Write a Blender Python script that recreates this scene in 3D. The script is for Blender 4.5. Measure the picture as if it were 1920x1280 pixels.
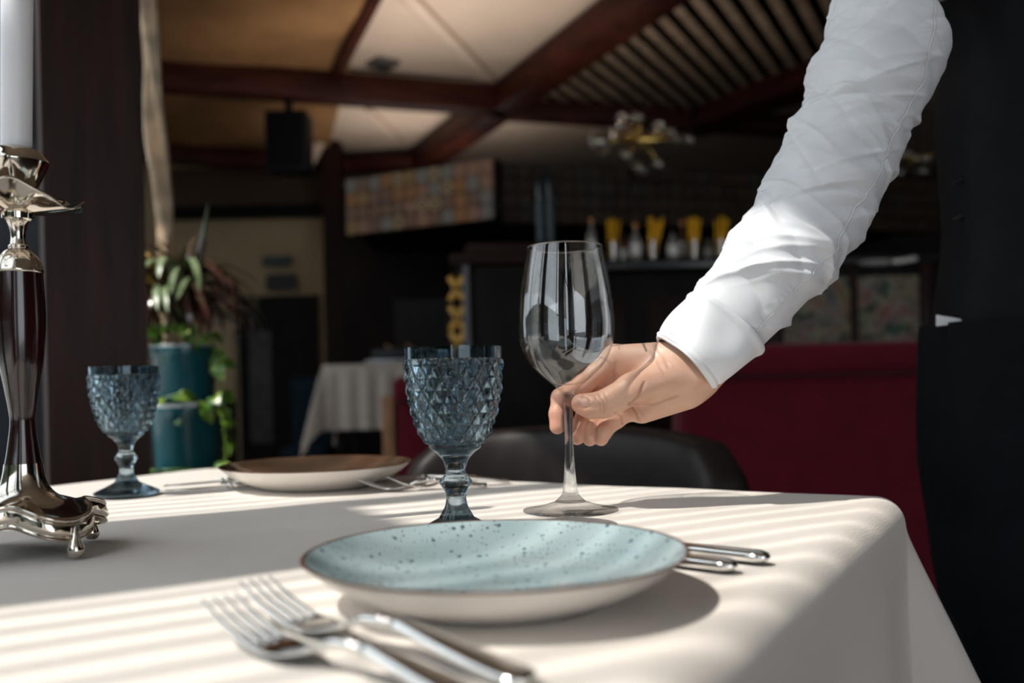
import bpy, bmesh, math, random
import numpy as np
from mathutils import Vector, Matrix

random.seed(7)
rng = np.random.RandomState(7)
scene = bpy.context.scene
COL = scene.collection
for ob in list(bpy.data.objects):
    bpy.data.objects.remove(ob)

# ---------------------------------------------------------------- camera
F = 1700.0                       # focal length in pixels of the 1920 px wide frame
CX, CY = 960.0, 717.0            # principal point (rise of the lens)
CAMZ = 0.885                     # camera height above the floor
ROLL = math.radians(1.3)
cr, sr = math.cos(ROLL), math.sin(ROLL)
cam_d = bpy.data.cameras.new('camera')
cam = bpy.data.objects.new('camera', cam_d)
COL.objects.link(cam)
cam.matrix_world = Matrix(((cr, sr, 0, 0), (0, 0, -1, 0), (-sr, cr, 0, CAMZ), (0, 0, 0, 1)))
cam_d.sensor_width = 36.0
cam_d.lens = 36.0 * F / 1920.0
cam_d.shift_y = (CY - 640.0) / 1920.0
cam_d.clip_start = 0.02
cam_d.dof.use_dof = True
cam_d.dof.focus_distance = 0.86
cam_d.dof.aperture_fstop = 3.2
scene.camera = cam

# ---------------------------------------------------------------- light
AZ = math.radians(30.0)          # heading of the sun rays in plan
EL = math.radians(54.0)
SUN_A = Vector((math.cos(AZ), math.sin(AZ), 0))
SUN_P = Vector((-math.sin(AZ), math.cos(AZ), 0))
world = bpy.data.worlds.new('sky')
scene.world = world
world.use_nodes = True
bg = world.node_tree.nodes['Background']
bg.inputs['Color'].default_value = (0.86, 0.93, 1.0, 1)
bg.inputs['Strength'].default_value = 3.0
sun_d = bpy.data.lights.new('sun', 'SUN')
sun_d.energy = 5.3
sun_d.angle = math.radians(0.55)
sun_d.color = (1.0, 0.94, 0.86)
sun = bpy.data.objects.new('sun', sun_d)
COL.objects.link(sun)
sdir = Vector((SUN_A.x * math.cos(EL), SUN_A.y * math.cos(EL), -math.sin(EL)))
sun.rotation_euler = sdir.to_track_quat('-Z', 'Y').to_euler()
sun.location = (-6, -4, 9)
vs = scene.view_settings
vs.view_transform = 'Standard'
vs.look = 'None'
vs.exposure = 0.0
vs.gamma = 1.0
vs.use_curve_mapping = False
scene.cycles.use_denoising = True
scene.cycles.max_bounces = 14
scene.cycles.transmission_bounces = 12
scene.cycles.transparent_max_bounces = 24
scene.cycles.diffuse_bounces = 5
scene.cycles.glossy_bounces = 5
scene.cycles.caustics_reflective = False
scene.cycles.caustics_refractive = False
scene.cycles.sample_clamp_indirect = 6.0

# ---------------------------------------------------------------- helpers
def P(x, y, d):
    """world point seen at photo pixel (x, y) at depth d"""
    dx, dy = x - CX, y - CY
    u = dx * cr - dy * sr
    v = dx * sr + dy * cr
    return Vector((u / F * d, d, CAMZ - v / F * d))

def T(x, y, z):
    """world point seen at photo pixel (x, y) on the level plane z"""
    dx, dy = x - CX, y - CY
    v = dx * sr + dy * cr
    return P(x, y, (CAMZ - z) * F / v)

def proj(co):
    co = np.asarray(co, float)
    u = co[:, 0] / co[:, 1] * F
    v = (CAMZ - co[:, 2]) / co[:, 1] * F
    return CX + u * cr + v * sr, CY + v * cr - u * sr

def link(o, parent=None):
    COL.objects.link(o)
    if parent is not None:
        o.parent = parent
    return o

def mesh(name, verts, faces, mat=None, parent=None, smooth=True, flip=False):
    me = bpy.data.meshes.new(name)
    if isinstance(verts, np.ndarray):
        verts = verts.tolist()
    if isinstance(faces, np.ndarray):
        faces = faces.tolist()
    if flip:
        faces = [tuple(reversed(f)) for f in faces]
    me.from_pydata([tuple(v) for v in verts], [], faces)
    if smooth:
        me.polygons.foreach_set('use_smooth', [True] * len(me.polygons))
    if mat:
        me.materials.append(mat)
    me.update()
    return link(bpy.data.objects.new(name, me), parent)

def empty(name, loc, rz=0.0):
    o = bpy.data.objects.new(name, None)
    o.empty_display_size = 0.05
    link(o)
    o.location = loc
    o.rotation_euler = (0, 0, rz)
    return o

def tag(o, label=None, cat=None, group=None, kind=None):
    if label: o['label'] = label
    if cat: o['category'] = cat
    if group: o['group'] = group
    if kind: o['kind'] = kind
    return o

def sharp(o, deg=35):
    """smooth shading with crisp edges above an angle"""
    me = o.data
    bm = bmesh.new(); bm.from_mesh(me)
    for e in bm.edges:
        if len(e.link_faces) == 2 and e.calc_face_angle(0) > math.radians(deg):
            e.smooth = False
    for f in bm.faces: f.smooth = True
    bm.to_mesh(me); bm.free()
    return o

def box(name, c, size, mat, parent=None, bevel=0.0, rz=0.0, seg=2):
    bm = bmesh.new()
    bmesh.ops.create_cube(bm, size=1.0)
    bmesh.ops.scale(bm, vec=Vector(size), verts=bm.verts)
    if bevel > 0:
        bmesh.ops.bevel(bm, geom=list(bm.edges), offset=bevel, segments=seg, affect='EDGES', profile=0.5)
    if rz:
        bmesh.ops.rotate(bm, cent=(0, 0, 0), matrix=Matrix.Rotation(rz, 3, 'Z'), verts=bm.verts)
    bmesh.ops.translate(bm, vec=Vector(c), verts=bm.verts)
    me = bpy.data.meshes.new(name); bm.to_mesh(me); bm.free()
    if mat: me.materials.append(mat)
    o = link(bpy.data.objects.new(name, me), parent)
    if bevel > 0:
        sharp(o, 40)
    return o

def bar(name, a, b, w, h, mat, parent=None, bevel=0.004, up=(0, 0, 1)):
    """beam of width w (sideways) and height h (along up) from a to b"""
    a, b = Vector(a), Vector(b)
    t = (b - a).normalized()
    s = t.cross(Vector(up)).normalized()
    n = s.cross(t).normalized()
    L = (b - a).length
    bm = bmesh.new()
    bmesh.ops.create_cube(bm, size=1.0)
    bmesh.ops.scale(bm, vec=(w, L, h), verts=bm.verts)
    if bevel > 0:
        bmesh.ops.bevel(bm, geom=list(bm.edges), offset=bevel, segments=2, affect='EDGES', profile=0.5)
    M = Matrix((s, t, n)).transposed().to_4x4()
    M.translation = (a + b) / 2
    bm.transform(M)
    me = bpy.data.meshes.new(name); bm.to_mesh(me); bm.free()
    if mat: me.materials.append(mat)
    o = link(bpy.data.objects.new(name, me), parent)
    if bevel > 0:
        sharp(o, 40)
    return o

def grid_faces(nu, nv, wrap=False):
    f = []
    mu = nu if wrap else nu - 1
    for j in range(nv - 1):
        for i in range(mu):
            i2 = (i + 1) % nu
            f.append((j * nu + i, j * nu + i2, (j + 1) * nu + i2, (j + 1) * nu + i))
    return f

def lathe(name, prof, mat, parent=None, seg=64, loc=(0, 0, 0), rfun=None, cap=True):
    """prof: list of (r, z) from bottom to top; r == 0 ends are closed"""
    verts, faces, rows = [], [], []
    for (r, z) in prof:
        if r <= 1e-6:
            rows.append([len(verts)]); verts.append((loc[0], loc[1], loc[2] + z)); continue
        row = []
        for i in range(seg):
            a = 2 * math.pi * i / seg
            rr = rfun(r, z, a) if rfun else r
            row.append(len(verts))
            verts.append((loc[0] + rr * math.cos(a), loc[1] + rr * math.sin(a), loc[2] + z))
        rows.append(row)
    for k in range(len(rows) - 1):
        A, B = rows[k], rows[k + 1]
        if len(A) == 1 and len(B) == 1: continue
        for i in range(seg):
            i2 = (i + 1) % seg
            if len(A) == 1: faces.append((A[0], B[i2], B[i]))
            elif len(B) == 1: faces.append((A[i], A[i2], B[0]))
            else: faces.append((A[i], A[i2], B[i2], B[i]))
    if cap:
        if len(rows[0]) > 1: faces.append(tuple(reversed(rows[0])))
        if len(rows[-1]) > 1: faces.append(tuple(rows[-1]))
    o = mesh(name, verts, faces, mat, parent)
    return sharp(o, 50)

def spline(pts, n):
    """catmull-rom through the rows of pts (any dimension), n samples"""
    pts = np.asarray(pts, float)
    m = len(pts)
    out = []
    for k in range(n):
        x = k / (n - 1) * (m - 1)
        i = min(int(x), m - 2); t = x - i
        p0 = pts[max(i - 1, 0)]; p1 = pts[i]; p2 = pts[i + 1]; p3 = pts[min(i + 2, m - 1)]
        out.append(0.5 * ((2 * p1) + (-p0 + p2) * t + (2 * p0 - 5 * p1 + 4 * p2 - p3) * t * t
                          + (-p0 + 3 * p1 - 3 * p2 + p3) * t ** 3))
    return np.array(out)

def prof_spline(prof, n):
    return [tuple(r) for r in spline(prof, n)]

def tube(name, pts, radii, mat, parent=None, seg=12, flat=1.0, up=(0, 0, 1), cap=True):
    pts = [Vector(p) for p in pts]
    if not hasattr(radii, '__len__'): radii = [radii] * len(pts)
    verts, faces = [], []
    n = len(pts)
    for k, p in enumerate(pts):
        t = (pts[min(k + 1, n - 1)] - pts[max(k - 1, 0)]).normalized()
        s = t.cross(Vector(up))
        if s.length < 1e-4: s = t.cross(Vector((1, 0, 0)))
        s.normalize(); q = s.cross(t).normalized()
        for i in range(seg):
            a = 2 * math.pi * i / seg
            verts.append(p + float(radii[k]) * (s * math.cos(a) + q * (math.sin(a) * flat)))
    for k in range(n - 1):
        for i in range(seg):
            i2 = (i + 1) % seg
            faces.append((k * seg + i, (k + 1) * seg + i, (k + 1) * seg + i2, k * seg + i2))
    if cap:
        faces.append(tuple(range(seg)))
        faces.append(tuple(reversed(range((n - 1) * seg, n * seg))))
    return mesh(name, verts, faces, mat, parent)

def copy_tree(o, parent=None):
    c = o.copy()
    COL.objects.link(c)
    c.parent = parent
    for ch in list(o.children):
        copy_tree(ch, c)
    return c

# ---------------------------------------------------------------- materials
def srgb(r, g, b):
    f = lambda c: (c / 255 / 12.92) if c / 255 <= 0.04045 else ((c / 255 + 0.055) / 1.055) ** 2.4
    return (f(r), f(g), f(b), 1)

MATS = {}
def M(name, col, rough=0.5, metal=0.0, var=0.0, scale=20.0, stretch=(1, 1, 1), bump=0.0, bscale=None,
      col2=None, spec=0.5, sheen=0.0, coat=0.0, sss=0.0, detail=4.0):
    if name in MATS: return MATS[name]
    m = bpy.data.materials.new(name); m.use_nodes = True
    nt = m.node_tree; N = nt.nodes; L = nt.links
    b = N['Principled BSDF']
    b.inputs['Base Color'].default_value = col
    b.inputs['Roughness'].default_value = rough
    b.inputs['Metallic'].default_value = metal
    b.inputs['Specular IOR Level'].default_value = spec
    if sheen: b.inputs['Sheen Weight'].default_value = sheen
    if coat: b.inputs['Coat Weight'].default_value = coat; b.inputs['Coat Roughness'].default_value = 0.08
    if sss:
        b.inputs['Subsurface Weight'].default_value = sss
        b.inputs['Subsurface Radius'].default_value = (0.012, 0.005, 0.003)
        b.inputs['Subsurface Scale'].default_value = 0.6
    tc = N.new('ShaderNodeTexCoord'); mp = N.new('ShaderNodeMapping')
    mp.inputs['Scale'].default_value = stretch
    L.new(tc.outputs['Object'], mp.inputs['Vector'])
    if var > 0 or col2:
        no = N.new('ShaderNodeTexNoise'); no.inputs['Scale'].default_value = scale
        no.inputs['Detail'].default_value = detail
        L.new(mp.outputs['Vector'], no.inputs['Vector'])
        mx = N.new('ShaderNodeMix'); mx.data_type = 'RGBA'
        cr_ = N.new('ShaderNodeValToRGB')
        cr_.color_ramp.elements[0].position = 0.35; cr_.color_ramp.elements[1].position = 0.65
        L.new(no.outputs['Fac'], cr_.inputs['Fac'])
        L.new(cr_.outputs['Color'], mx.inputs['Factor'])
        c2 = col2 or tuple(min(1, c * (1 + var)) for c in col[:3]) + (1,)
        c1 = col if col2 else tuple(c * (1 - var) for c in col[:3]) + (1,)
        mx.inputs['A'].default_value = c1; mx.inputs['B'].default_value = c2
        L.new(mx.outputs['Result'], b.inputs['Base Color'])
    if bump > 0:
        nb = N.new('ShaderNodeTexNoise'); nb.inputs['Scale'].default_value = bscale or scale * 3
        nb.inputs['Detail'].default_value = 3
        L.new(mp.outputs['Vector'], nb.inputs['Vector'])
        bp = N.new('ShaderNodeBump'); bp.inputs['Strength'].default_value = bump
        bp.inputs['Distance'].default_value = 0.002
        L.new(nb.outputs['Fac'], bp.inputs['Height'])
        L.new(bp.outputs['Normal'], b.inputs['Normal'])
    MATS[name] = m
    return m

def glass_thin(name, tint=(1, 1, 1, 1), ior=1.5, rough=0.0):
    """thin clear sheet: passes light straight through, reflects by Fresnel"""
    m = bpy.data.materials.new(name); m.use_nodes = True
    nt = m.node_tree; N = nt.nodes; L = nt.links
    N.remove(N['Principled BSDF'])
    out = N['Material Output']
    tr = N.new('ShaderNodeBsdfTransparent'); tr.inputs['Color'].default_value = tint
    gl = N.new('ShaderNodeBsdfGlossy'); gl.inputs['Roughness'].default_value = rough
    # Schlick reflectance of a thin sheet, the same from both faces
    lw = N.new('ShaderNodeLayerWeight'); lw.inputs['Blend'].default_value = 0.5
    pw = N.new('ShaderNodeMath'); pw.operation = 'POWER'; pw.inputs[1].default_value = 5.0
    L.new(lw.outputs['Facing'], pw.inputs[0])
    f0 = ((ior - 1) / (ior + 1)) ** 2
    fr = N.new('ShaderNodeMath'); fr.operation = 'MULTIPLY_ADD'
    fr.inputs[1].default_value = 1 - f0; fr.inputs[2].default_value = f0
    L.new(pw.outputs[0], fr.inputs[0])
    mx = N.new('ShaderNodeMixShader')
    L.new(fr.outputs[0], mx.inputs['Fac'])
    L.new(tr.outputs['BSDF'], mx.inputs[1]); L.new(gl.outputs['BSDF'], mx.inputs[2])
    L.new(mx.outputs['Shader'], out.inputs['Surface'])
    MATS[name] = m
    return m

def glass_solid(name, col, clear=0.0, ior=1.5, tint=None):
    """refracting glass; 'clear' lets a share of the light pass straight through"""
    m = bpy.data.materials.new(name); m.use_nodes = True
    nt = m.node_tree; N = nt.nodes; L = nt.links
    N.remove(N['Principled BSDF'])
    out = N['Material Output']
    g = N.new('ShaderNodeBsdfGlass'); g.inputs['Color'].default_value = col
    g.inputs['IOR'].default_value = ior; g.inputs['Roughness'].default_value = 0.0
    tr = N.new('ShaderNodeBsdfTransparent'); tr.inputs['Color'].default_value = tint or col
    mx = N.new('ShaderNodeMixShader'); mx.inputs['Fac'].default_value = clear
    L.new(g.outputs['BSDF'], mx.inputs[1]); L.new(tr.outputs['BSDF'], mx.inputs[2])
    L.new(mx.outputs['Shader'], out.inputs['Surface'])
    MATS[name] = m
    return m

wood_dark = M('dark_stained_wood', (0.020, 0.008, 0.006, 1), 0.42, var=0.35, scale=6, stretch=(6, 6, 0.6), spec=0.12, bump=0.15)
wood_beam = M('beam_wood', (0.040, 0.010, 0.006, 1), 0.5, var=0.4, scale=5, stretch=(1, 1, 4), spec=0.12, bump=0.2)
wood_black = M('black_wood', (0.008, 0.0065, 0.006, 1), 0.5, var=0.3, scale=8, bump=0.1, spec=0.12)
plaster = M('cream_plaster', (0.62, 0.50, 0.39, 1), 0.9, var=0.05, scale=3, bump=0.1, bscale=40, spec=0.12)
drape = M('brown_ceiling_drape', (0.27, 0.145, 0.062, 1), 0.9, var=0.14, scale=4, bump=0.1, bscale=60, spec=0.12)
wall_beige = M('beige_wall_paint', (0.62, 0.47, 0.29, 1), 0.85, var=0.06, scale=5, bump=0.05, spec=0.12)
wall_dark = M('dark_wall', (0.012, 0.008, 0.007, 1), 0.7, var=0.3, scale=4, bump=0.1, spec=0.12)
wall_navy = M('dark_navy_wall', (0.006, 0.008, 0.012, 1), 0.6, var=0.2, scale=6, bump=0.05, spec=0.12)
floor_m = M('dark_floor_wood', (0.05, 0.028, 0.018, 1), 0.35, var=0.3, scale=5, stretch=(1, 8, 1), bump=0.1)
silver = M('polished_silver', (0.80, 0.79, 0.77, 1), 0.12, metal=1.0, var=0.04, scale=60)
bronze = M('tarnished_silver', (0.66, 0.60, 0.52, 1), 0.10, metal=1.0, var=0.10, scale=30, bump=0.05, bscale=90)
rosewood = M('polished_rosewood', (0.016, 0.004, 0.004, 1), 0.16, var=0.5, scale=10, stretch=(5, 5, 0.4), coat=0.6)
wax = M('white_wax', (0.80, 0.80, 0.83, 1), 0.35, var=0.02, scale=20, sss=0.15)
black_plastic = M('black_plastic', (0.006, 0.006, 0.007, 1), 0.6, var=0.2, scale=30, spec=0.12)
red_velvet = M('red_velvet', (0.105, 0.004, 0.012, 1), 0.75, var=0.12, scale=12, sheen=0.15, bump=0.1, bscale=200, spec=0.12)
leather = M('dark_brown_leather', (0.014, 0.009, 0.008, 1), 0.45, var=0.2, scale=20, bump=0.12, bscale=260, spec=0.28)
teal_pot = M('teal_glazed_ceramic', (0.006, 0.085, 0.11, 1), 0.28, var=0.2, scale=10, coat=0.3)
soil_m = M('dark_soil', (0.02, 0.012, 0.008, 1), 0.95, var=0.5, scale=80, bump=0.8)
leaf_dark = M('dark_green_leaf', (0.035, 0.050, 0.018, 1), 0.22, col2=(0.075, 0.028, 0.024, 1), scale=9)
leaf_green = M('bright_green_leaf', (0.05, 0.17, 0.02, 1), 0.3, col2=(0.16, 0.26, 0.03, 1), scale=14)
leaf_pale = M('pale_highlight_leaf', (0.30, 0.36, 0.22, 1), 0.35, col2=(0.10, 0.16, 0.05, 1), scale=16)  # light green leaf with whitish highlights put into its colour
leaf_orange = M('yellow_orange_leaf', (0.42, 0.13, 0.015, 1), 0.45, col2=(0.30, 0.26, 0.03, 1), scale=12)
bark = M('pale_bark', (0.22, 0.15, 0.09, 1), 0.9, var=0.35, scale=30, bump=0.5)
linen_back = M('white_linen', (0.62, 0.55, 0.48, 1), 0.9, var=0.05, scale=20, bump=0.1)
curtain_m = M('pale_curtain', (0.80, 0.66, 0.50, 1), 0.9, var=0.25, scale=14, bump=0.2)
gold_m = M('gold_inlay', (0.62, 0.34, 0.06, 1), 0.4, var=0.2, scale=40)
brass = M('brass', (0.62, 0.42, 0.12, 1), 0.25, metal=1.0, var=0.1, scale=40)
straw_m = M('yellow_straw', (0.80, 0.42, 0.008, 1), 0.45, var=0.08, scale=60)
blue_seat = M('slate_blue_upholstery', (0.010, 0.024, 0.038, 1), 0.8, var=0.15, scale=20, bump=0.1, spec=0.1)
tan_side = M('tan_wood_side', (0.30, 0.14, 0.06, 1), 0.6, var=0.2, scale=12)
brick_m = M('dark_red_brick_post', (0.030, 0.009, 0.007, 1), 0.8, var=0.4, scale=22, stretch=(1, 1, 3), spec=0.12, bump=0.4)
slat_m = M('pale_slat_wood', (0.24, 0.175, 0.12, 1), 0.8, var=0.2, scale=10, spec=0.1)
bottle_m = M('dark_bottle_glass', (0.006, 0.012, 0.018, 1), 0.18, var=0.2, scale=20)
blue_tube = M('blue_grey_label', (0.016, 0.034, 0.046, 1), 0.35, var=0.1, scale=20)
steel = M('steel_dish', (0.55, 0.58, 0.60, 1), 0.3, metal=1.0, var=0.05, scale=20)
white_china = M('white_china', (0.72, 0.70, 0.66, 1), 0.25, var=0.03, scale=20)
peach = M('peach_item', (0.42, 0.22, 0.13, 1), 0.6, var=0.2, scale=40)
terrace_m = M('terrace_stone', (0.42, 0.40, 0.37, 1), 0.85, var=0.1, scale=3, bump=0.1)
rail_m = M('white_railing_paint', (0.55, 0.56, 0.58, 1), 0.5, var=0.05, scale=10)
frame_m = M('dark_window_frame', (0.012, 0.012, 0.016, 1), 0.45, var=0.2, scale=10, spec=0.12)
pane_m = glass_thin('window_pane_glass', (0.97, 0.98, 0.98, 1))
globe_m = glass_thin('clear_globe_glass', (0.90, 0.90, 0.88, 1), ior=2.3)
# ---------------------------------------------------------------- room shell
def at(a, p, z):
    v = SUN_A * a + SUN_P * p
    return Vector((v.x, v.y, z))

TZ = 0.75                                   # table top height
WA = -1.45                                  # plane of the window front along the sun heading
def slab(name, corners, z0, z1, mat, kind='structure', parent=None):
    n = len(corners)
    v = [(c[0], c[1], z0) for c in corners] + [(c[0], c[1], z1) for c in corners]
    f = [tuple(reversed(range(n))), tuple(range(n, 2 * n))]
    f += [(i, (i + 1) % n, n + (i + 1) % n, n + i) for i in range(n)]
    o = mesh(name, v, f, mat, parent, smooth=False)
    if kind and parent is None: o['kind'] = kind
    return o

pA, pB = -6.5, 11.5
c1, c2 = at(WA, pA, 0), at(WA, pB, 0)
slab('floor', [c1, (7.0, -6.5), (7.0, 11.0), (c2.x, 11.0), c2], -0.06, 0.0, floor_m)
wall_box = lambda n, a, b, z0, z1, th, m: tag(bar(n, (a[0], a[1], (z0 + z1) / 2), (b[0], b[1], (z0 + z1) / 2), th, z1 - z0, m, bevel=0), kind='structure')
wall_box('wall_back', (-8.0, 10.0), (7.0, 10.0), 0.0, 3.6, 0.12, wall_dark)
wall_box('wall_right', (6.9, -6.4), (6.9, 10.0), 0.0, 3.6, 0.12, wall_dark)
# terrace outside the window front
tb = at(-14, 4, 0)
t1, t2, t3, t4 = at(WA - 0.06, -12, 0), at(WA - 0.06, 16, 0), at(-26, 16, 0), at(-26, -12, 0)
slab('ground_terrace', [t4, t1, t2, t3], -0.10, -0.02, terrace_m)
tag(slab('terrace_railing_wall', [at(-7.1, -9, 0), at(-7.0, -9, 0), at(-7.0, 13, 0), at(-7.1, 13, 0)], -0.02, 0.30, rail_m), kind='structure')
rail = tag(bar('terrace_railing', at(-7.05, -9, 1.12), at(-7.05, 13, 1.12), 0.06, 0.05, rail_m, bevel=0.005), kind='structure')
tag(slab('added_sky_blocker', [at(-9.2, -12, 0), at(-8.4, -12, 0), at(-8.4, 15, 0), at(-9.2, 15, 0)], -0.02, 3.1, M('sky_blocker_green', (0.02, 0.035, 0.014, 1), 0.9, var=0.5, scale=14, bump=0.8)), kind='structure')  # added block, out of view, that cuts off the low sky
first = None
for k in range(150):
    p = -6 + k * 0.13
    if first is None:
        first = bar('baluster', at(-7.05, p, 0.30), at(-7.05, p, 1.10), 0.025, 0.025, rail_m, rail, bevel=0, up=(1, 0, 0))
    else:
        c = first.copy(); COL.objects.link(c); c.parent = rail; c.location = SUN_P * (k * 0.13)

# window front: mullions, panes, shading slats, a solid pier
win = tag(bar('window_1', at(WA, pA, 4.34), at(WA, pB, 4.34), 0.10, 0.10, frame_m, bevel=0.005), kind='structure')
bar('sill', at(WA, pA, 0.05), at(WA, pB, 0.05), 0.10, 0.10, frame_m, win)
bar('transom', at(WA, pA, 2.55), at(WA, pB, 2.55), 0.06, 0.05, frame_m, win)
ps = [pA + i * 1.5 for i in range(13)]
for p in ps:
    bar('mullion', at(WA, p, 0.1), at(WA, p, 4.29), 0.07, 0.07, frame_m, win, bevel=0, up=tuple(SUN_A))
for i in range(12):
    for (z0, z1) in ((0.1, 2.525), (2.575, 4.29)):
        bar('pane', at(WA, ps[i] + 0.75, z0), at(WA, ps[i] + 0.75, z1), 1.43, 0.008, pane_m, win, bevel=0, up=tuple(SUN_A))
first = None
for k in range(72):                         # row of slim upright slats that stripes the sunlight
    p = -0.75 + k * 0.042
    if 0.62 < p < 1.0: pass
    if first is None:
        first = bar('slat', at(WA - 0.12, p, 1.6), at(WA - 0.12, p, 4.3), 0.0095, 0.010, frame_m, win, bevel=0, up=tuple(SUN_A)); p0 = p
    else:
        c = first.copy(); COL.objects.link(c); c.parent = win; c.location = SUN_P * (p - p0)
for n_, (q0, q1) in enumerate(((pA, -2.75), (-2.0, -0.72), (5.6, pB))):
    tag(bar('wall_front_%d' % (n_ + 1), at(WA + 0.10, (q0 + q1) / 2, 0.0), at(WA + 0.10, (q0 + q1) / 2, 4.3), q1 - q0, 0.10, wood_dark, bevel=0, up=tuple(SUN_A)), kind='structure')
tag(bar('wall_pier', at(WA - 0.25, 0.83, 0.0), at(WA - 0.25, 0.83, 3.50), 0.34, 0.12, frame_m, bevel=0.01, up=tuple(SUN_A)), kind='structure')

# ceiling: front part high, back part over the beams; glazed strip above the window front
EA = -0.9
e1, e2 = at(EA, pA, 0), at(EA, pB, 0)
tag(bar('trim_1', at(EA, pA, 3.825), at(EA, pB, 3.825), 0.08, 1.03, wood_dark, bevel=0.0), kind='structure')
r1, r2, r3, r4 = at(WA, pA, 0), at(EA, pA, 0), at(EA, pB, 0), at(WA, pB, 0)
slab('window_2', [r1, r2, r3, r4], 4.385, 4.393, pane_m)
slab('ceiling', [e1, (7.0, e1.y), (7.0, 4.7), (-3.75, 4.7)], 3.50, 3.58, plaster)
slab('ceiling_step', [(-8.0, 4.64), (7.0, 4.64), (7.0, 4.72), (-8.0, 4.72)], 3.0, 3.55, plaster)

CZ = 3.06
def C(x, y, z=CZ): return T(x, y, z)
# plaster field of the back ceiling
slab('ceiling_plaster', [(-8.0, 4.7), (7.0, 4.7), (7.0, 10.0), (-8.0, 10.0)], CZ, CZ + 0.06, plaster)
# brown gathered drape left of the thin dark beam
nu, nv = 60, 60
A0, A1 = C(706, -60, 2.98), C(612, 300, 2.98)
vv = []
for j in range(nv):
    t = j / (nv - 1)
    right = A0.lerp(A1, t)
    for i in range(nu):
        s = i / (nu - 1)
        x = right.x - s * 5.0
        y = right.y + s * 0.35
        z = 3.03 - 0.030 * (0.5 + 0.5 * math.sin(s * 23 + t * 9 + 1.2 * math.sin(t * 7))) - 0.02 * math.sin(t * 11 - s * 6) ** 2
        vv.append((x, y, z))
o = tag(mesh('ceiling_drape', vv, grid_faces(nu, nv), drape), kind='structure')

BZ = 2.92
def beam(x0, y0, x1, y1, w, h, name='ceiling_beam', m=wood_beam, z=BZ, ext0=0.0, ext1=0.0):
    a, b = T(x0, y0, z), T(x1, y1, z)
    d = (b - a).normalized()
    return tag(bar(name, a - d * ext0, b + d * ext1, w, h, m, bevel=0.01), kind='structure')
beam(1197, 6, 775, 314, 0.21, 0.19, ext0=1.0)                       # big diagonal rafter
beam(306, 143, 950, 190, 0.17, 0.19, ext0=0.8)                      # tie beam
beam(318, 290, 660, 312, 0.20, 0.13, ext0=1.5)                      # far beam, left run
beam(655, 312, 800, 303, 0.20, 0.12)                                # far beam, right run
beam(708, -16, 628, 146, 0.07, 0.06, z=2.98, ext0=0.4)              # thin dark beam
beam(955, 204, 1180, 218, 0.17, 0.15, ext1=2.4)                     # tie beam, right run
beam(1560, 130, 1290, 236, 0.30, 0.16, ext0=1.2)
# pale battens on the plaster
for (x0, y0, x1, y1, w) in ((760, -10, 938, 172, 0.10), (742, -10, 920, 168, 0.035), (690, 204, 752, 268, 0.05)):
    tag(bar('trim_2', C(x0, y0, 3.045), C(x1, y1, 3.045), w, 0.03, plaster, bevel=0.006), kind='structure')
vent = empty('ceiling_vent', C(718, 120, 3.04))
tag(vent, 'small dark square vent on the cream ceiling above the tie beam', 'vent')
box('vent_frame', (0, 0, 0.0), (0.17, 0.17, 0.03), M('grey_vent_paint', (0.10, 0.09, 0.08, 1), 0.6, var=0.1), vent, 0.006, rz=0.7)
for k in range(4):
    box('louvre', (0.038 * (k - 1.5) * math.cos(0.7), 0.038 * (k - 1.5) * math.sin(0.7), -0.016), (0.018, 0.13, 0.008), black_plastic, vent, 0.002, rz=0.7)

# slatted bay right of the diagonal rafter: each slat a board of its own
bay = tag(slab('ceiling_slatted', [C(1235, -60, 3.02), C(1010, 192, 3.02), C(1300, 228, 3.02), C(1560, 170, 3.02), C(1640, -60, 3.02)], 3.035, 3.05, wall_dark), kind='structure')
poly = [T(*q, 2.985) for q in ((1215, -60), (985, 195), (1300, 232), (1560, 180), (1640, -60))]
dirn = Vector((0.47, 0.883, 0)); prp = Vector((0.883, -0.47, 0))
offs = [p.dot(prp) for p in poly]
o_ = min(offs) + 0.05
while o_ < max(offs):
    ts = []
    for a_, b_ in zip(poly, poly[1:] + poly[:1]):      # clip the slat line to the bay
        fa_, fb_ = a_.dot(prp) - o_, b_.dot(prp) - o_
        if fa_ * fb_ < 0:
            q = a_.lerp(b_, fa_ / (fa_ - fb_)); ts.append(q.dot(dirn))
    if len(ts) == 2 and abs(ts[0] - ts[1]) > 0.12:
        ts.sort()
        st = prp * o_ + Vector((0, 0, 2.985))
        bar('slat', st + dirn * ts[0], st + dirn * ts[1], 0.062, 0.03, slat_m, bay, bevel=0.003)
    o_ += 0.125

# left column, dark wall beside it, pale curtain
cl = P(84, 500, 1.70); cl.z = 0
cw, cdp = 0.178, 0.16                       # a pier standing square to the window front
cq = [cl, cl + SUN_A * cw, cl + SUN_A * cw + SUN_P * cdp, cl + SUN_P * cdp]
slab('column_left', cq, 0.0, 3.5, wood_dark)
tag(box('wall_left', (P(110, 500, 3.3).x - 0.60, 3.35, 1.75), (1.2, 0.10, 3.5), wall_navy, bevel=0.0), kind='structure')
cv = []
n1, n2 = 40, 60
for j in range(n2):
    z = 0.0 + 3.0 * j / (n2 - 1)
    px = 310 - 30 * (z - 1.3) / 1.1
    cpt = P(px, 500, 2.75)
    for i in range(n1):
        s = i / (n1 - 1)
        w = 0.046 + 0.010 * math.sin(z * 9)
        cv.append((cpt.x + (s - 0.5) * w, 2.75 + 0.02 * math.sin(s * 25 + 1.5 * math.sin(z * 6)) + 0.012 * math.sin(z * 14 + s * 6), z))
cu = mesh('curtain', cv, grid_faces(n1, n2), curtain_m)
sm = cu.modifiers.new('thickness', 'SOLIDIFY'); sm.thickness = 0.004
tag(cu, 'narrow pale gathered curtain hanging behind the dark wooden column', 'curtain')

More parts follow.
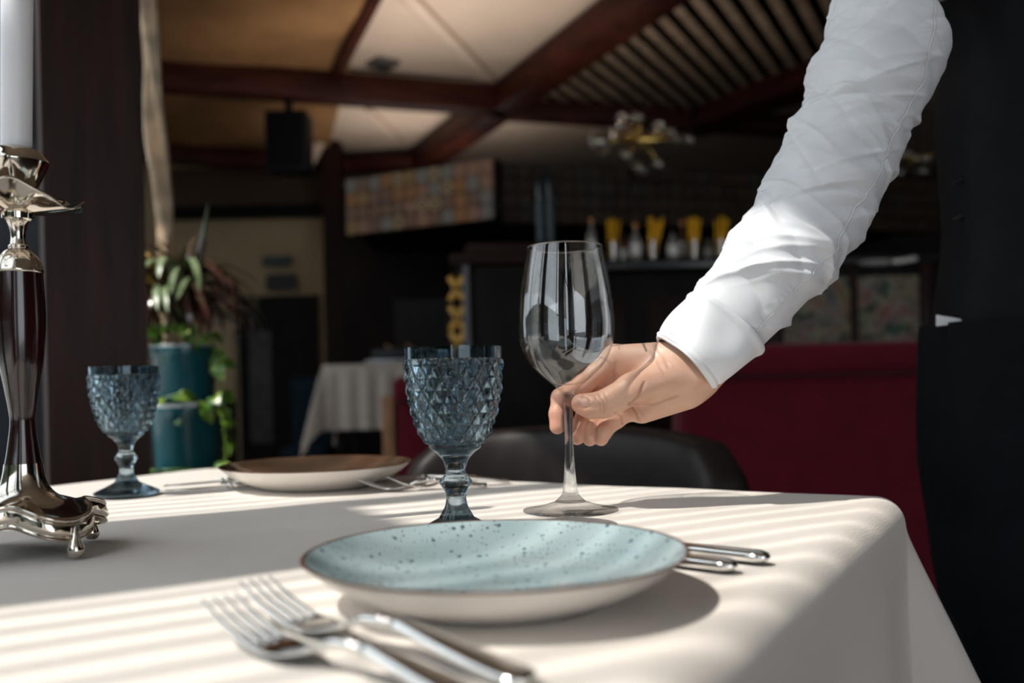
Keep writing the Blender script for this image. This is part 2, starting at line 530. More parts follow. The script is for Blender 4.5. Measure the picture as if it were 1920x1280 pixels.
# beige wall with door in the far left
bw = 8.6
def wallrect(name, x0, y0, x1, y1, d, m, th=0.08, kind='structure', parent=None, zmin=None):
    a, b = P(x0, y0, d), P(x1, y1, d)
    z0 = b.z if zmin is None else zmin
    return box(name, ((a.x + b.x) / 2, d + th / 2, (a.z + z0) / 2), (abs(b.x - a.x), th, abs(a.z - z0)), m, parent)
tag(wallrect('wall_far_left', 250, 296, 640, 900, bw + 0.1, wall_beige, zmin=0.0), kind='structure')
tag(wallrect('trim_3', 300, 388, 622, 404, bw - 0.05, wood_black), kind='structure')
tag(wallrect('wall_shade_sheet', 290, 318, 640, 386, bw + 0.02, M('painted_wall_shade', (0.10, 0.06, 0.035, 1), 0.8, var=0.1)), kind='structure')  # brown sheet standing for the shade on the upper wall
dr = tag(wallrect('door_1', 445, 556, 600, 900, bw, wood_black, th=0.06, zmin=0.0), kind='structure')
wallrect('door_glass_reflection', 466, 620, 512, 830, bw - 0.02, M('door_reflection_grey', (0.035, 0.032, 0.030, 1), 0.5, var=0.5, scale=9), th=0.02, parent=dr)  # paler patch painted as the light reflected in the door
wallrect('door_frame', 438, 548, 446, 900, bw - 0.03, wood_dark, th=0.05, parent=dr, zmin=0.0)
wallrect('door_frame', 596, 548, 604, 900, bw - 0.03, wood_dark, th=0.05, parent=dr, zmin=0.0)
sg = wallrect('wall_sign', 492, 480, 546, 498, bw, M('teal_sign', (0.05, 0.08, 0.08, 1), 0.5, var=0.15, scale=12), th=0.03)
tag(sg, 'small blue-grey sign on the beige wall, the upper of two', 'sign')
sg = wallrect('wall_sign', 498, 514, 554, 542, bw, M('dark_sign', (0.012, 0.011, 0.010, 1), 0.5, var=0.15, scale=12), th=0.03)
tag(sg, 'dark brown sign over the far door, the lower of two', 'sign')
tag(wallrect('trim_5', 614, 470, 638, 720, 8.2, M('pale_door_edge', (0.20, 0.14, 0.07, 1), 0.8, var=0.1), zmin=0.0), kind='structure')
# post with a pale diagonal brace
po = tag(wallrect('column_post', 600, 205, 650, 900, 8.0, wood_dark, th=0.25, zmin=0.0), kind='structure')
bar('brace', P(578, 305, 7.9), P(632, 208, 7.9), 0.10, 0.08, plaster, po)
tag(wallrect('column_brick', 638, 430, 706, 900, 6.6, brick_m, th=0.35, zmin=0.0), kind='structure')

# loudspeaker under the tie beam
sp = empty('loudspeaker', P(537, 318, 6.0))
tag(sp, 'black box loudspeaker hanging below the dark tie beam', 'loudspeaker')
w = 78 / F * 6.0; h = 112 / F * 6.0
box('cabinet', (0, 0.10, h / 2), (w, 0.22, h), black_plastic, sp, 0.012)
box('grille', (0, -0.015, h / 2), (w * 0.86, 0.012, h * 0.9), M('grille_cloth', (0.004, 0.004, 0.0045, 1), 0.9, bump=0.3, bscale=300, spec=0.05), sp, 0.004)
bar('bracket', (0, 0.1, h), (0, 0.1, h + 0.16), 0.05, 0.03, black_plastic, sp, up=(0, 1, 0))

# ---------------------------------------------------------------- bar canopy clad with patterned tiles
def tile_mat(i, cols):
    m = bpy.data.materials.new('patterned_tile_%d' % i); m.use_nodes = True
    nt = m.node_tree; N = nt.nodes; L = nt.links
    b = N['Principled BSDF']; b.inputs['Roughness'].default_value = 0.5; b.inputs['Specular IOR Level'].default_value = 0.15
    tc = N.new('ShaderNodeTexCoord')
    mp = N.new('ShaderNodeMapping'); mp.inputs['Location'].default_value = (-0.5, 0, -0.5)
    L.new(tc.outputs['Generated'], mp.inputs['Vector'])
    wv = N.new('ShaderNodeTexWave'); wv.wave_type = 'RINGS'; wv.rings_direction = 'Y'
    wv.inputs['Scale'].default_value = [1.1, 1.6, 0.8, 1.3, 1.0, 1.8][i % 6]
    wv.inputs['Phase Offset'].default_value = i * 1.3
    L.new(mp.outputs['Vector'], wv.inputs['Vector'])
    r = N.new('ShaderNodeValToRGB'); r.color_ramp.interpolation = 'EASE'
    r.color_ramp.elements[0].color = cols[0]; r.color_ramp.elements[1].color = cols[1]
    e = r.color_ramp.elements.new(0.55); e.color = cols[2]
    L.new(wv.outputs['Fac'], r.inputs['Fac'])
    L.new(r.outputs['Color'], b.inputs['Base Color'])
    return m
tcols = [((0.30, 0.12, 0.03, 1), (0.12, 0.07, 0.04, 1), (0.20, 0.10, 0.05, 1)),
         ((0.10, 0.06, 0.045, 1), (0.17, 0.11, 0.08, 1), (0.13, 0.08, 0.05, 1)),
         ((0.06, 0.045, 0.04, 1), (0.30, 0.22, 0.12, 1), (0.20, 0.13, 0.07, 1)),
         ((0.16, 0.09, 0.05, 1), (0.10, 0.075, 0.06, 1), (0.12, 0.06, 0.05, 1)),
         ((0.17, 0.17, 0.15, 1), (0.12, 0.10, 0.08, 1), (0.14, 0.12, 0.10, 1)),
         ((0.26, 0.14, 0.09, 1), (0.14, 0.08, 0.06, 1), (0.20, 0.11, 0.07, 1)),
         ((0.26, 0.17, 0.06, 1), (0.10, 0.06, 0.03, 1), (0.16, 0.10, 0.05, 1))]
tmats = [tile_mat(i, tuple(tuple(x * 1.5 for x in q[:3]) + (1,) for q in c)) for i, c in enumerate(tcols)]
tmats_shade = [tile_mat(i + 10, tuple(tuple(x * 0.16 for x in q[:3]) + (1,) for q in c)) for i, c in enumerate(tcols)]  # same tiles darkened; the return's shade is put into their colour
def tiled(name, A, B, ztop, rows, size, mats, backing):
    d = (B - A); L = d.length; d.normalize()
    n = d.cross(Vector((0, 0, 1)))             # towards the viewer
    if n.y > 0: n = -n
    Hh = rows * size
    w = bar(name, A + Vector((0, 0, ztop - Hh / 2)) - n * 0.04, B + Vector((0, 0, ztop - Hh / 2)) - n * 0.04, 0.06, Hh, backing, bevel=0)
    tag(w, kind='structure')
    cols = int(L / size)
    ang = math.atan2(d.y, d.x)
    protos = {}
    for r in range(rows):
        for c in range(cols):
            k = rng.randint(len(mats))
            pos = A + d * (size * (c + 0.5)) + Vector((0, 0, ztop - size * (r + 0.5))) + n * (0.002 * rng.rand())
            if k not in protos:
                o = box('tile', (0, 0, 0), (size * 0.95, 0.024, size * 0.95), mats[k], w, 0.003, seg=1)
                protos[k] = o
            else:
                o = protos[k].copy(); COL.objects.link(o); o.parent = w
            o.location = pos; o.rotation_euler = (0, 0, ang)
    return w
ts = 0.0785
a1, b1 = P(652, 440, 5.15), P(932, 406, 4.72)
zt = CAMZ + (717 - 296) / F * 4.72
for q in (a1, b1): q.z = 0
tiled('wall_tiled_canopy', a1, b1, zt, 4, ts, tmats, wall_dark)
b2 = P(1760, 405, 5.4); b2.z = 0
tiled('wall_tiled_canopy_return', b1 + Vector((0.03, 0.02, 0)), b2, zt - 0.02, 4, ts, tmats_shade, wall_dark)
# dark recess of the bar under the canopy
tag(wallrect('wall_bar', 640, 380, 1900, 900, 6.2, wall_dark, zmin=0.0), kind='structure')
sof = zt - 4 * ts  # underside of the canopy
slab('ceiling_bar', [a1, b1, b2, (b2.x, 6.2), (a1.x, 6.2)], sof + 0.06, sof + 0.10, wall_dark)

# added uplights, out of sight above the bar, that brighten the back ceiling
def added_uplight(name, A, B, z, watts, w=0.10, col=(1.0, 0.90, 0.84)):
    o = empty(name, ((A.x + B.x) / 2, (A.y + B.y) / 2, z))
    o['kind'] = 'structure'
    d = B - A; ang = math.atan2(d.y, d.x)
    L = d.length
    box('trough', (0, 0, 0.015), (L, w + 0.04, 0.03), wood_black, o, 0.004, rz=ang)
    for s in (-1, 1):
        n_ = Vector((-math.sin(ang), math.cos(ang), 0)) * (w / 2 + 0.015) * s
        box('lip', (n_.x, n_.y, 0.045), (L, 0.01, 0.05), wood_black, o, 0.002, rz=ang)
    ld = bpy.data.lights.new(name + '_light', 'AREA'); ld.shape = 'RECTANGLE'
    ld.size = L * 0.98; ld.size_y = w; ld.energy = watts; ld.color = col
    lo = bpy.data.objects.new(name + '_light', ld); COL.objects.link(lo); lo.parent = o
    lo.location = (0, 0, 0.034); lo.rotation_euler = (math.pi, 0, ang)
back_n = Vector((0.0, 0.16, 0))
added_uplight('added_ceiling_uplight', a1 + back_n, b1 + back_n, sof + 0.10, 15)
wall_box('added_lamp_wall', (P(660, 600, 7.3).x, 7.3), (P(935, 600, 7.3).x, 7.3), 0.0, 2.12, 0.16, wall_dark)  # added unseen wall that only carries the second uplight
added_uplight('added_ceiling_uplight', P(668, 600, 7.3), P(925, 600, 7.3), 2.12, 7.5)
added_uplight('added_ceiling_uplight', b1 + Vector((0.25, 0.30, 0)), b1 + Vector((1.5, 0.45, 0)), sof + 0.10, 3.5)
# ---------------------------------------------------------------- background furniture
# bar counter with straw cups and bottles
BD = 4.55
ba, bb = P(1000, 488, BD), P(1760, 488, BD)
BT = CAMZ + (712 - 488) / F * BD
bc = empty('bar_counter', ((ba.x + bb.x) / 2, BD + 0.3, 0))
tag(bc, 'dark bar counter behind the wine glass carrying cups of yellow straws', 'bar counter')
W = bb.x - ba.x
box('front_panel', (0, -0.02, (BT - 0.05) / 2), (W, 0.46, BT - 0.05), wood_black, bc, 0.006)
box('counter_top', (0, -0.04, BT - 0.025), (W + 0.06, 0.56, 0.05), M('black_stone', (0.012, 0.012, 0.014, 1), 0.25, var=0.2), bc, 0.008)
for k in range(4):
    box('panel_moulding', ((k - 1.5) * W / 4, -0.255, BT * 0.5), (W / 4 - 0.10, 0.015, BT * 0.75), wood_dark, bc, 0.006)

def straw_cup(px, label, lean):
    o = empty('straw_cup', P(px, 486, BD)); o.location.z = BT
    tag(o, label, 'cup', 'cups of yellow straws on the bar')
    lathe('cup', [(0.0, 0.0), (0.030, 0.0), (0.038, 0.09), (0.036, 0.09), (0.028, 0.006), (0.0, 0.006)], globe_m, o, seg=20, cap=False)
    r = random.Random(px)
    for k in range(14):
        a = r.random() * 6.28; q = 0.020 * math.sqrt(r.random())
        b = Vector((q * math.cos(a), q * math.sin(a), 0.012))
        t = Vector((q * 1.9 * math.cos(a) + lean, q * 1.9 * math.sin(a), 0.185 + 0.03 * r.random()))
        tube('straw', [b, (b + t) / 2, t], 0.0042, straw_m, o, seg=6)
straw_cup(1148, 'cup of yellow straws on the bar, just right of the wine glass rim', 0.012)
straw_cup(1222, 'cup of yellow straws on the bar, tallest bundle leaning right', 0.024)
straw_cup(1300, 'cup of yellow straws on the bar, second from the white sleeve', 0.004)
straw_cup(1350, 'cup of yellow straws on the bar, touching the outline of the white sleeve', 0.016)

def bottle(px, y, d, h, r, mat, label, capmat=None, name='bottle', cat='bottle', group=None, z=None):
    p = P(px, y, d)
    if z is not None: p.z = z
    o = empty(name, p)
    tag(o, label, cat, group)
    lathe('body', [(0, 0), (r * 0.95, 0), (r, r * 0.1), (r, h * 0.55), (r * 0.85, h * 0.64), (r * 0.36, h * 0.74), (r * 0.32, h * 0.9), (0, h * 0.9)], mat, o, seg=24)
    lathe('cap', [(0, h * 0.88), (r * 0.42, h * 0.88), (r * 0.42, h), (0, h)], capmat or black_plastic, o, seg=16)
    lathe('label', [(r * 1.01, h * 0.15), (r * 1.015, h * 0.16), (r * 1.015, h * 0.46), (r * 1.01, h * 0.47)], white_china, o, seg=24, cap=False)
    return o
gl_grey = M('grey_bottle', (0.20, 0.19, 0.18, 1), 0.15, var=0.3, scale=30)
orange_cap = M('orange_stopper', (0.50, 0.20, 0.03, 1), 0.4, var=0.2, scale=30)
bottle(1110, 486, BD - 0.06, 0.205, 0.024, gl_grey, 'small bottle with orange stopper left of the straw cups', orange_cap, z=BT)
bottle(1192, 486, BD + 0.04, 0.190, 0.030, gl_grey, 'grey bottle with orange stopper between two straw cups', orange_cap, z=BT)
bottle(1172, 486, BD + 0.16, 0.165, 0.026, M('amber_bottle', (0.10, 0.045, 0.02, 1), 0.2, var=0.2), 'short amber bottle behind the grey bottle on the bar', z=BT)
bottle(1262, 486, BD + 0.02, 0.150, 0.030, gl_grey, 'squat grey bottle between the tallest straw bundle and the next', z=BT)
bottle(1280, 486, BD + 0.13, 0.215, 0.024, M('amber_bottle', (0.1, 0.05, 0.02, 1)), 'slim bottle with orange stopper behind the squat grey bottle', orange_cap, z=BT)
bottle(1330, 486, BD + 0.10, 0.130, 0.026, gl_grey, 'small grey bottle between the last two straw cups', z=BT)

# tall dark wooden cabinet with gold crosses on its edge
CD = 4.0
ca, cb = P(842, 452, CD), P(1062, 452, CD)
cbn = empty('tall_cabinet', ((ca.x + cb.x) / 2, CD + 0.25, 0))
tag(cbn, 'tall dark cabinet with cornice and gold crosses down its left edge', 'cabinet')
Wc = cb.x - ca.x; Hc = ca.z
box('body', (0.01, 0, (Hc - 0.1) / 2), (Wc - 0.06, 0.5, Hc - 0.1), wood_black, cbn, 0.006)
box('cornice', (0, 0, Hc - 0.085), (Wc, 0.56, 0.05), wood_dark, cbn, 0.012)
box('cornice_step', (0.01, 0, Hc - 0.035), (Wc - 0.12, 0.46, 0.05), wood_dark, cbn, 0.012)
xl = P(857, 600, CD - 0.02).x - cbn.location.x
box('edge_strip', (xl, -0.258, 0.62), (0.075, 0.02, 1.24), wood_dark, cbn, 0.003)
box('light_edge', (P(876, 600, CD).x - cbn.location.x, -0.262, (Hc - 0.1) / 2), (0.028, 0.03, Hc - 0.12), M('pale_edge_trim', (0.11, 0.11, 0.13, 1), 0.4, var=0.1), cbn, 0.004)
for k, y in enumerate((540, 596, 645, 700)):
    zc = P(857, y, CD - 0.03).z
    for s in (1, -1):
        bar('gold_cross', (xl - 0.030, -0.272, zc - s * 0.052), (xl + 0.030, -0.272, zc + s * 0.052), 0.024, 0.008, gold_m, cbn, bevel=0.002, up=(0, 1, 0))
# two tall dark bottles standing on the cabinet
for px, lab, yb in ((1014, 'tall slim dark bottle with blue-grey lower half, left of the pair', 322), (1033, 'tall slim dark bottle with blue-grey lower half, right of the pair', 318)):
    p = P(px, 452, 4.2); top = P(px, yb, 4.2).z
    o = empty('tall_bottle', (p.x, 4.2, 0))
    tag(o, lab, 'bottle', 'pair of tall dark bottles')
    o.location.z = Hc - 0.0095
    h = top - o.location.z
    lathe('body', [(0, 0), (0.020, 0), (0.021, 0.01), (0.021, h * 0.60), (0.020, h * 0.62), (0, h * 0.62)], blue_tube, o, seg=20)
    lathe('neck', [(0.0205, h * 0.615), (0.021, h * 0.63), (0.019, h * 0.9), (0.010, h * 0.96), (0.008, h), (0, h)], bottle_m, o, seg=20)
# chandelier of glass globes
ch = empty('chandelier', P(1205, 262, 4.75))
tag(ch, 'brass chandelier with clear glass globes hanging before the bar', 'chandelier')
o0 = ch.location.copy()
tube('stem', [(0, 0, 0.03), (0, 0, 0.45), (0, 0, BZ + 0.14 - o0.z)], 0.003, wood_black, ch, seg=8)
box('hub', (0, 0, 0), (0.20, 0.05, 0.03), brass, ch, 0.008)
gl = [(1122, 268, 24), (1168, 225, 15), (1195, 222, 14), (1235, 240, 15), (1292, 262, 13), (1175, 292, 15), (1200, 316, 15), (1235, 308, 14), (1258, 248, 12), (1205, 268, 11), (1268, 262, 10), (1150, 250, 9)]
for i, (x, y, r) in enumerate(gl):
    dd = 4.75 + (-0.16, 0.12, -0.05, 0.18, 0.0, -0.12, 0.1, -0.08)[i % 8]
    g = P(x, y, dd) - o0
    rr = r / F * dd
    q = 12
    base = g + (Vector((0, 0, 0)) - g).normalized() * rr * 0.9
    tube('arm', [(0, 0, 0), base * 0.5 + Vector((0, 0, 0.01)), base], 0.006, brass, ch, seg=6)
    prof = [(0, -rr)] + [(rr * math.cos(t), rr * math.sin(t)) for t in np.linspace(-1.4, 1.4, 12)] + [(0, rr)]
    gg = lathe('globe', prof, globe_m, ch, seg=20, loc=tuple(g))
    lathe('lamp', [(0, -rr * 0.35), (rr * 0.3, -rr * 0.1), (rr * 0.3, rr * 0.15), (0, rr * 0.35)], brass, gg, seg=10, loc=tuple(g))

# second, dim chandelier seen between sleeve and body
c2_ = empty('chandelier', P(1722, 300, 5.2))
tag(c2_, 'dim chandelier in the shadow between the white sleeve and the dark vest', 'chandelier')
o1 = c2_.location.copy()
tube('stem', [(0, 0, 0.03), (0, 0, 0.3), (0, 0, BZ + 0.14 - o1.z)], 0.003, wood_black, c2_, seg=8)
for i in range(9):
    a = i * 2.4; r_ = 0.04 + 0.02 * i
    g = Vector((r_ * math.cos(a), r_ * math.sin(a), 0.05 * math.sin(i * 1.7)))
    tube('arm', [(0, 0, 0.03), g * 0.5, g], 0.006, brass, c2_, seg=6)
    lathe('globe', [(0, -0.035)] + [(0.035 * math.cos(t), 0.035 * math.sin(t)) for t in np.linspace(-1.3, 1.3, 8)] + [(0, 0.035)], globe_m, c2_, seg=14, loc=tuple(g))

# cupboard with floral fabric panels on the right
def floral():
    m = bpy.data.materials.new('floral_tapestry'); m.use_nodes = True
    nt = m.node_tree; N = nt.nodes; L = nt.links
    b = N['Principled BSDF']; b.inputs['Roughness'].default_value = 0.9
    tc = N.new('ShaderNodeTexCoord')
    v = N.new('ShaderNodeTexVoronoi'); v.inputs['Scale'].default_value = 22
    L.new(tc.outputs['Object'], v.inputs['Vector'])
    n = N.new('ShaderNodeTexNoise'); n.inputs['Scale'].default_value = 16; n.inputs['Detail'].default_value = 5
    L.new(tc.outputs['Object'], n.inputs['Vector'])
    r = N.new('ShaderNodeValToRGB')
    r.color_ramp.elements[0].color = (0.03, 0.055, 0.04, 1); r.color_ramp.elements[0].position = 0.32
    r.color_ramp.elements[1].color = (0.24, 0.20, 0.15, 1); r.color_ramp.elements[1].position = 0.55
    e = r.color_ramp.elements.new(0.62); e.color = (0.17, 0.08, 0.07, 1)
    e = r.color_ramp.elements.new(0.70); e.color = (0.20, 0.19, 0.11, 1)
    L.new(n.outputs['Fac'], r.inputs['Fac'])
    mx = N.new('ShaderNodeMix'); mx.data_type = 'RGBA'; mx.blend_type = 'MULTIPLY'
    mx.inputs['Factor'].default_value = 0.35
    L.new(r.outputs['Color'], mx.inputs['A']); L.new(v.outputs['Color'], mx.inputs['B'])
    L.new(mx.outputs['Result'], b.inputs['Base Color'])
    return m
FD = 4.05
fa, fb = P(1440, 500, FD), P(1752, 500, FD)
fr = empty('cupboard', ((fa.x + fb.x) / 2, FD + 0.2, 0))
tag(fr, 'dark cupboard with two floral fabric door panels behind the red sofa', 'cupboard')
Wf = fb.x - fa.x; Hf = P(1600, 496, FD).z
box('carcass', (0, 0.02, Hf / 2), (Wf, 0.36, Hf), wood_black, fr, 0.006)
flm = floral()
for (x0, x1) in ((1470, 1597), (1610, 1728)):
    a_, b_ = P(x0, 512, FD), P(x1, 512, FD)
    dpan = box('door', ((a_.x + b_.x) / 2 - fr.location.x, -0.165, Hf / 2 - 0.02), (b_.x - a_.x, 0.02, Hf - 0.06), flm, fr, 0.003)
    box('knob', (b_.x - fr.location.x - 0.02, -0.18, Hf * 0.6), (0.02, 0.02, 0.02), brass, dpan, 0.006)
for x in (1452, 1603, 1740):
    box('stile', (P(x, 512, FD).x - fr.location.x, -0.175, Hf / 2), (0.030 if x == 1603 else 0.055, 0.03, Hf), wood_dark, fr, 0.004)
dp = P(1660, 486, FD - 0.02); 
dsh = empty('serving_dish', (dp.x, FD + 0.1, Hf))
tag(dsh, 'pale oval serving dish with handle lying on the dark cupboard', 'dish')
o = lathe('bowl', [(0, 0), (0.05, 0), (0.075, 0.022), (0.072, 0.024), (0.045, 0.006), (0, 0.006)], white_china, dsh, seg=28)
tube('handle', [(0.065, 0, 0.02), (0.12, 0.0, 0.022), (0.19, 0, 0.034)], [0.010, 0.012, 0.014], white_china, dsh, seg=8)

# red sofas
def sofa(name, label, x0, x1, yt, d, seatw, right=True):
    a, b = P(x0, yt, d), P(x1, yt, d)
    s = empty(name, ((a.x + b.x) / 2, d, 0))
    tag(s, label, 'sofa')
    Wd = b.x - a.x; H = a.z
    box('back', (0, 0.11, H / 2 + 0.03), (Wd, 0.20, H - 0.06), red_velvet, s, 0.025, seg=3)
    box('back_top_roll', (0, 0.09, H - 0.055), (Wd + 0.015, 0.25, 0.11), red_velvet, s, 0.035, seg=4)
    box('plinth', (0, 0.5, 0.03), (Wd * 0.96, 0.8, 0.06), wood_black, s, 0.004)
    box('seat', (0, 0.55, 0.25), (Wd * 0.98, 0.68, 0.38), red_velvet, s, 0.04, seg=3)
    for q in (-1, 1):
        box('arm', (q * (Wd / 2 - 0.07), 0.52, 0.34), (0.14, 0.72, 0.60), red_velvet, s, 0.04, seg=3)
    return s
sofa('sofa', 'large dark red velvet sofa back behind the arm and table corner', 1276, 2000, 648, 2.95, 0.7)
s2 = sofa('sofa', 'end of a smaller red sofa beside the white-clothed buffet table', 740, 822, 706, 3.7, 0.7)
box('side_panel', (P(736, 770, 3.7).x - s2.location.x - 0.02, 0.13, 0.42), (0.05, 0.24, 0.84), tan_side, s2, 0.006)

# buffet table with white cloth and dishes
TD = 5.0
ta, tb_ = P(606, 684, TD), P(860, 684, TD)
BH = ta.z
bt = empty('buffet_table', ((ta.x + tb_.x) / 2, TD + 0.35, 0))
tag(bt, 'buffet table standing by the brick post under a white cloth', 'table')
Wb = tb_.x - ta.x
box('table_top', (0, 0, BH - 0.03), (Wb - 0.03, 0.66, 0.04), wood_black, bt, 0.004)
for sx in (-1, 1):
    for sy in (-1, 1):
        box('leg', (sx * (Wb / 2 - 0.08), sy * 0.27, (BH - 0.05) / 2), (0.05, 0.05, BH - 0.05), wood_black, bt, 0.004)
# cloth: flat top and wavy skirt with a long hanging corner
cvv, cff = [], []
def cl_pt(s, t):
    hx, hy = Wb / 2, 0.35
    x = max(-hx, min(hx, s)); y = max(-hy, min(hy, t))
    ex, ey = s - x, t - y
    L = math.hypot(ex, ey)
    if L < 1e-9: return (bt.location.x + x, bt.location.y + y, BH)
    nx, ny = ex / L, ey / L
    fold = 0.010 * math.sin((x * ny - y * nx) * 60) * min(1, L / 0.1)
    fl = 0.04 * L + 0.25 * abs(nx * ny) * 2 * L + 0.008
    return (bt.location.x + x + nx * (fl + fold), bt.location.y + y + ny * (fl + fold), BH - L)
n = 90
drop = 0.36
for j in range(n):
    for i in range(n):
        s = -(Wb / 2 + drop) + (Wb + 2 * drop) * i / (n - 1)
        t = -(0.35 + drop) + (0.7 + 2 * drop) * j / (n - 1)
        cvv.append(cl_pt(s, t))
bcl = mesh('tablecloth', cvv, grid_faces(n, n), linen_back)
tag(bcl, 'small white tablecloth with hanging corner on the far buffet table', 'tablecloth')
tr_ = empty('serving_tray', P(730, 684, TD + 0.2)); tr_.location.z = BH + 0.002
tag(tr_, 'grey steel tray lying on the buffet cloth', 'tray')
box('tray_base', (0.03, 0, 0.012), (0.30, 0.26, 0.02), steel, tr_, 0.006)
box('tray_lid', (0.03, 0, 0.055), (0.24, 0.20, 0.06), M('dark_steel', (0.04, 0.045, 0.05, 1), 0.3, metal=0.6), tr_, 0.02, seg=3)
for i, (px, lab) in enumerate(((752, 'left steel pan on the buffet with peach spoon handle'), (790, 'middle steel pan on the buffet with peach spoon handle'), (828, 'right steel pan on the buffet beside the cabinet'))):
    o = empty('serving_pan', (P(px, 660, TD + 0.42).x, TD + 0.50, BH + 0.002))
    tag(o, lab, 'pan', 'steel pans on the buffet')
    lathe('pan', [(0, 0), (0.044, 0), (0.054, 0.075), (0.050, 0.075), (0.040, 0.006), (0, 0.006)], steel, o, seg=24)
    if i < 2:
        tube('spoon_handle', [(0, 0, 0.03), (-0.05, 0.0, 0.09), (-0.10, 0, 0.12)], [0.006, 0.007, 0.010], peach, o, seg=8)
wp = tag(wallrect('wall_bar_panel', 738, 562, 848, 655, 5.9, M('grey_bar_panel', (0.012, 0.012, 0.011, 1), 0.8, var=0.2), th=0.03), kind='structure')
# slate-blue chair by the buffet
tch = empty('chair', (P(586, 700, 6.25).x, 6.25, 0))
tag(tch, 'slate blue upholstered chair left of the buffet table', 'chair')
box('backrest', (0, 0.02, 0.72), (0.30, 0.06, 0.46), blue_seat, tch, 0.025, seg=3)
box('seat', (0.02, -0.2, 0.46), (0.30, 0.40, 0.08), blue_seat, tch, 0.03, seg=3)
for sx in (-1, 1):
    for sy in (-1, 1):
        bar('leg', (sx * 0.11 + 0.02, -0.2 + sy * 0.15, 0.42), (sx * 0.13 + 0.02, -0.2 + sy * 0.18, 0.0), 0.03, 0.03, wood_black, tch, up=(0, 1, 0))

# ---------------------------------------------------------------- leather tub chair behind the table
E1 = Vector((math.cos(math.radians(-31)), math.sin(math.radians(-31)), 0)); E2 = Vector((E1.y, -E1.x, 0))
lc = empty('armchair', (0, 0, 0))
tag(lc, 'dark brown leather tub chair pushed up behind the table', 'chair')
cen = P(1035, 820, 1.62); cen.z = 0
lc.location = cen
ang = math.atan2(E1.y, E1.x)
lc.rotation_euler = (0, 0, ang)
nb_, nh = 64, 26
vv = []
def back_pt(s, q):
    # s -1..1 round the shell, q 0..1 closed loop of its section
    th = s * 0.95
    R = 0.335
    x = R * math.sin(th) / math.sin(0.95) * 0.98
    y = 0.13 - R * 0.45 * (1 - math.cos(th)) / (1 - math.cos(0.95))
    a = q * 2 * math.pi
    top = 0.80 - 0.035 * s * s - 0.05 * max(0, abs(s) - 0.8) / 0.2
    zc, hz, hx = (top + 0.40) / 2, (top - 0.40) / 2, 0.045
    c_, s_ = math.cos(a), math.sin(a)
    e = 0.45
    dz = hz * math.copysign(abs(s_) ** e, s_); dr = hx * math.copysign(abs(c_) ** e, c_)
    k = 1.0 if abs(s) < 0.93 else math.sqrt(max(0.02, 1 - ((abs(s) - 0.93) / 0.07) ** 2))
    dz *= (0.55 + 0.45 * k); dr *= k
    nx, ny = math.sin(th), math.cos(th)
    return (x + nx * dr, y + ny * dr + 0.04 * (zc + dz - 0.4), zc + dz)
for j in range(nb_):
    for i in range(nh):
        vv.append(back_pt(-1 + 2 * j / (nb_ - 1), i / nh))
ff = grid_faces(nh, nb_, wrap=True)
ff += [tuple(range(nh)), tuple(reversed(range((nb_ - 1) * nh, nb_ * nh)))]
mesh('backrest', vv, ff, leather, lc, flip=True)
box('seat', (0, -0.07, 0.42), (0.52, 0.46, 0.12), leather, lc, 0.045, seg=4)
for sx in (-1, 1):
    for sy in (-1, 1):
        bar('leg', (sx * 0.2, -0.07 + sy * 0.16, 0.37), (sx * 0.22, -0.07 + sy * 0.19, 0.0), 0.035, 0.035, wood_black, lc, up=(0, 1, 0))

# ---------------------------------------------------------------- potted plants on a plinth
PD = 2.2
pcx = P(348, 800, PD).x
Zb = P(350, 884, PD).z
pl = box('plant_plinth', (pcx, PD, Zb / 2), (0.24, 0.20, Zb), wood_black, bevel=0.006)
tag(pl, 'low dark plinth under the lower teal pot behind the table', 'plinth')
def pot(px0, px1, y0, y1, name, label, PD=2.2):
    a, b = P(px0, y0, PD), P(px1, y0, PD)
    zb = P((px0 + px1) / 2, y1, PD).z
    r = (b.x - a.x) / 2; h = a.z - zb
    o = empty(name, ((a.x + b.x) / 2, PD, zb))
    tag(o, label, 'plant', 'potted plants behind the table')
    lathe('pot', [(0, 0), (r * 0.84, 0), (r * 0.90, 0.01), (r * 0.97, h * 0.8), (r, h * 0.84), (r, h), (r * 0.94, h), (r * 0.92, h * 0.8), (0, h * 0.8)], teal_pot, o, seg=40)
    lathe('pot_rim', [(r * 0.99, h * 0.985), (r * 1.015, h * 0.99), (r * 1.015, h * 1.03), (r * 0.95, h * 1.03), (r * 0.95, h * 0.985)], M('pale_pot_rim', (0.45, 0.52, 0.54, 1), 0.3), o, seg=40, cap=False)
    lathe('soil', [(0, h * 0.84), (r * 0.92, h * 0.82), (r * 0.92, h * 0.81), (0, h * 0.80)], soil_m, o, seg=24)
    return o, r, h
def strap_leaf(L, w, droop, n=14):
    v, f = [], []
    for k in range(n):
        t = k / (n - 1)
        an = 1.35 - droop * t
        if k == 0: x = z = 0.0
        else:
            x += L / (n - 1) * math.cos(an); z += L / (n - 1) * math.sin(an)
        ww = w * (0.45 + 1.3 * t) * (1 - t) ** 0.55 if t < 1 else 0
        ww = max(ww, 0.0006)
        v += [(x, -ww, z + 0.25 * ww), (x, 0, z), (x, ww, z + 0.25 * ww)]
        if k:
            b = (k - 1) * 3
            f += [(b, b + 1, b + 4, b + 3), (b + 1, b + 2, b + 5, b + 4)]
    me = bpy.data.meshes.new('leaf'); me.from_pydata(v, [], f)
    me.polygons.foreach_set('use_smooth', [True] * len(f))
    return me
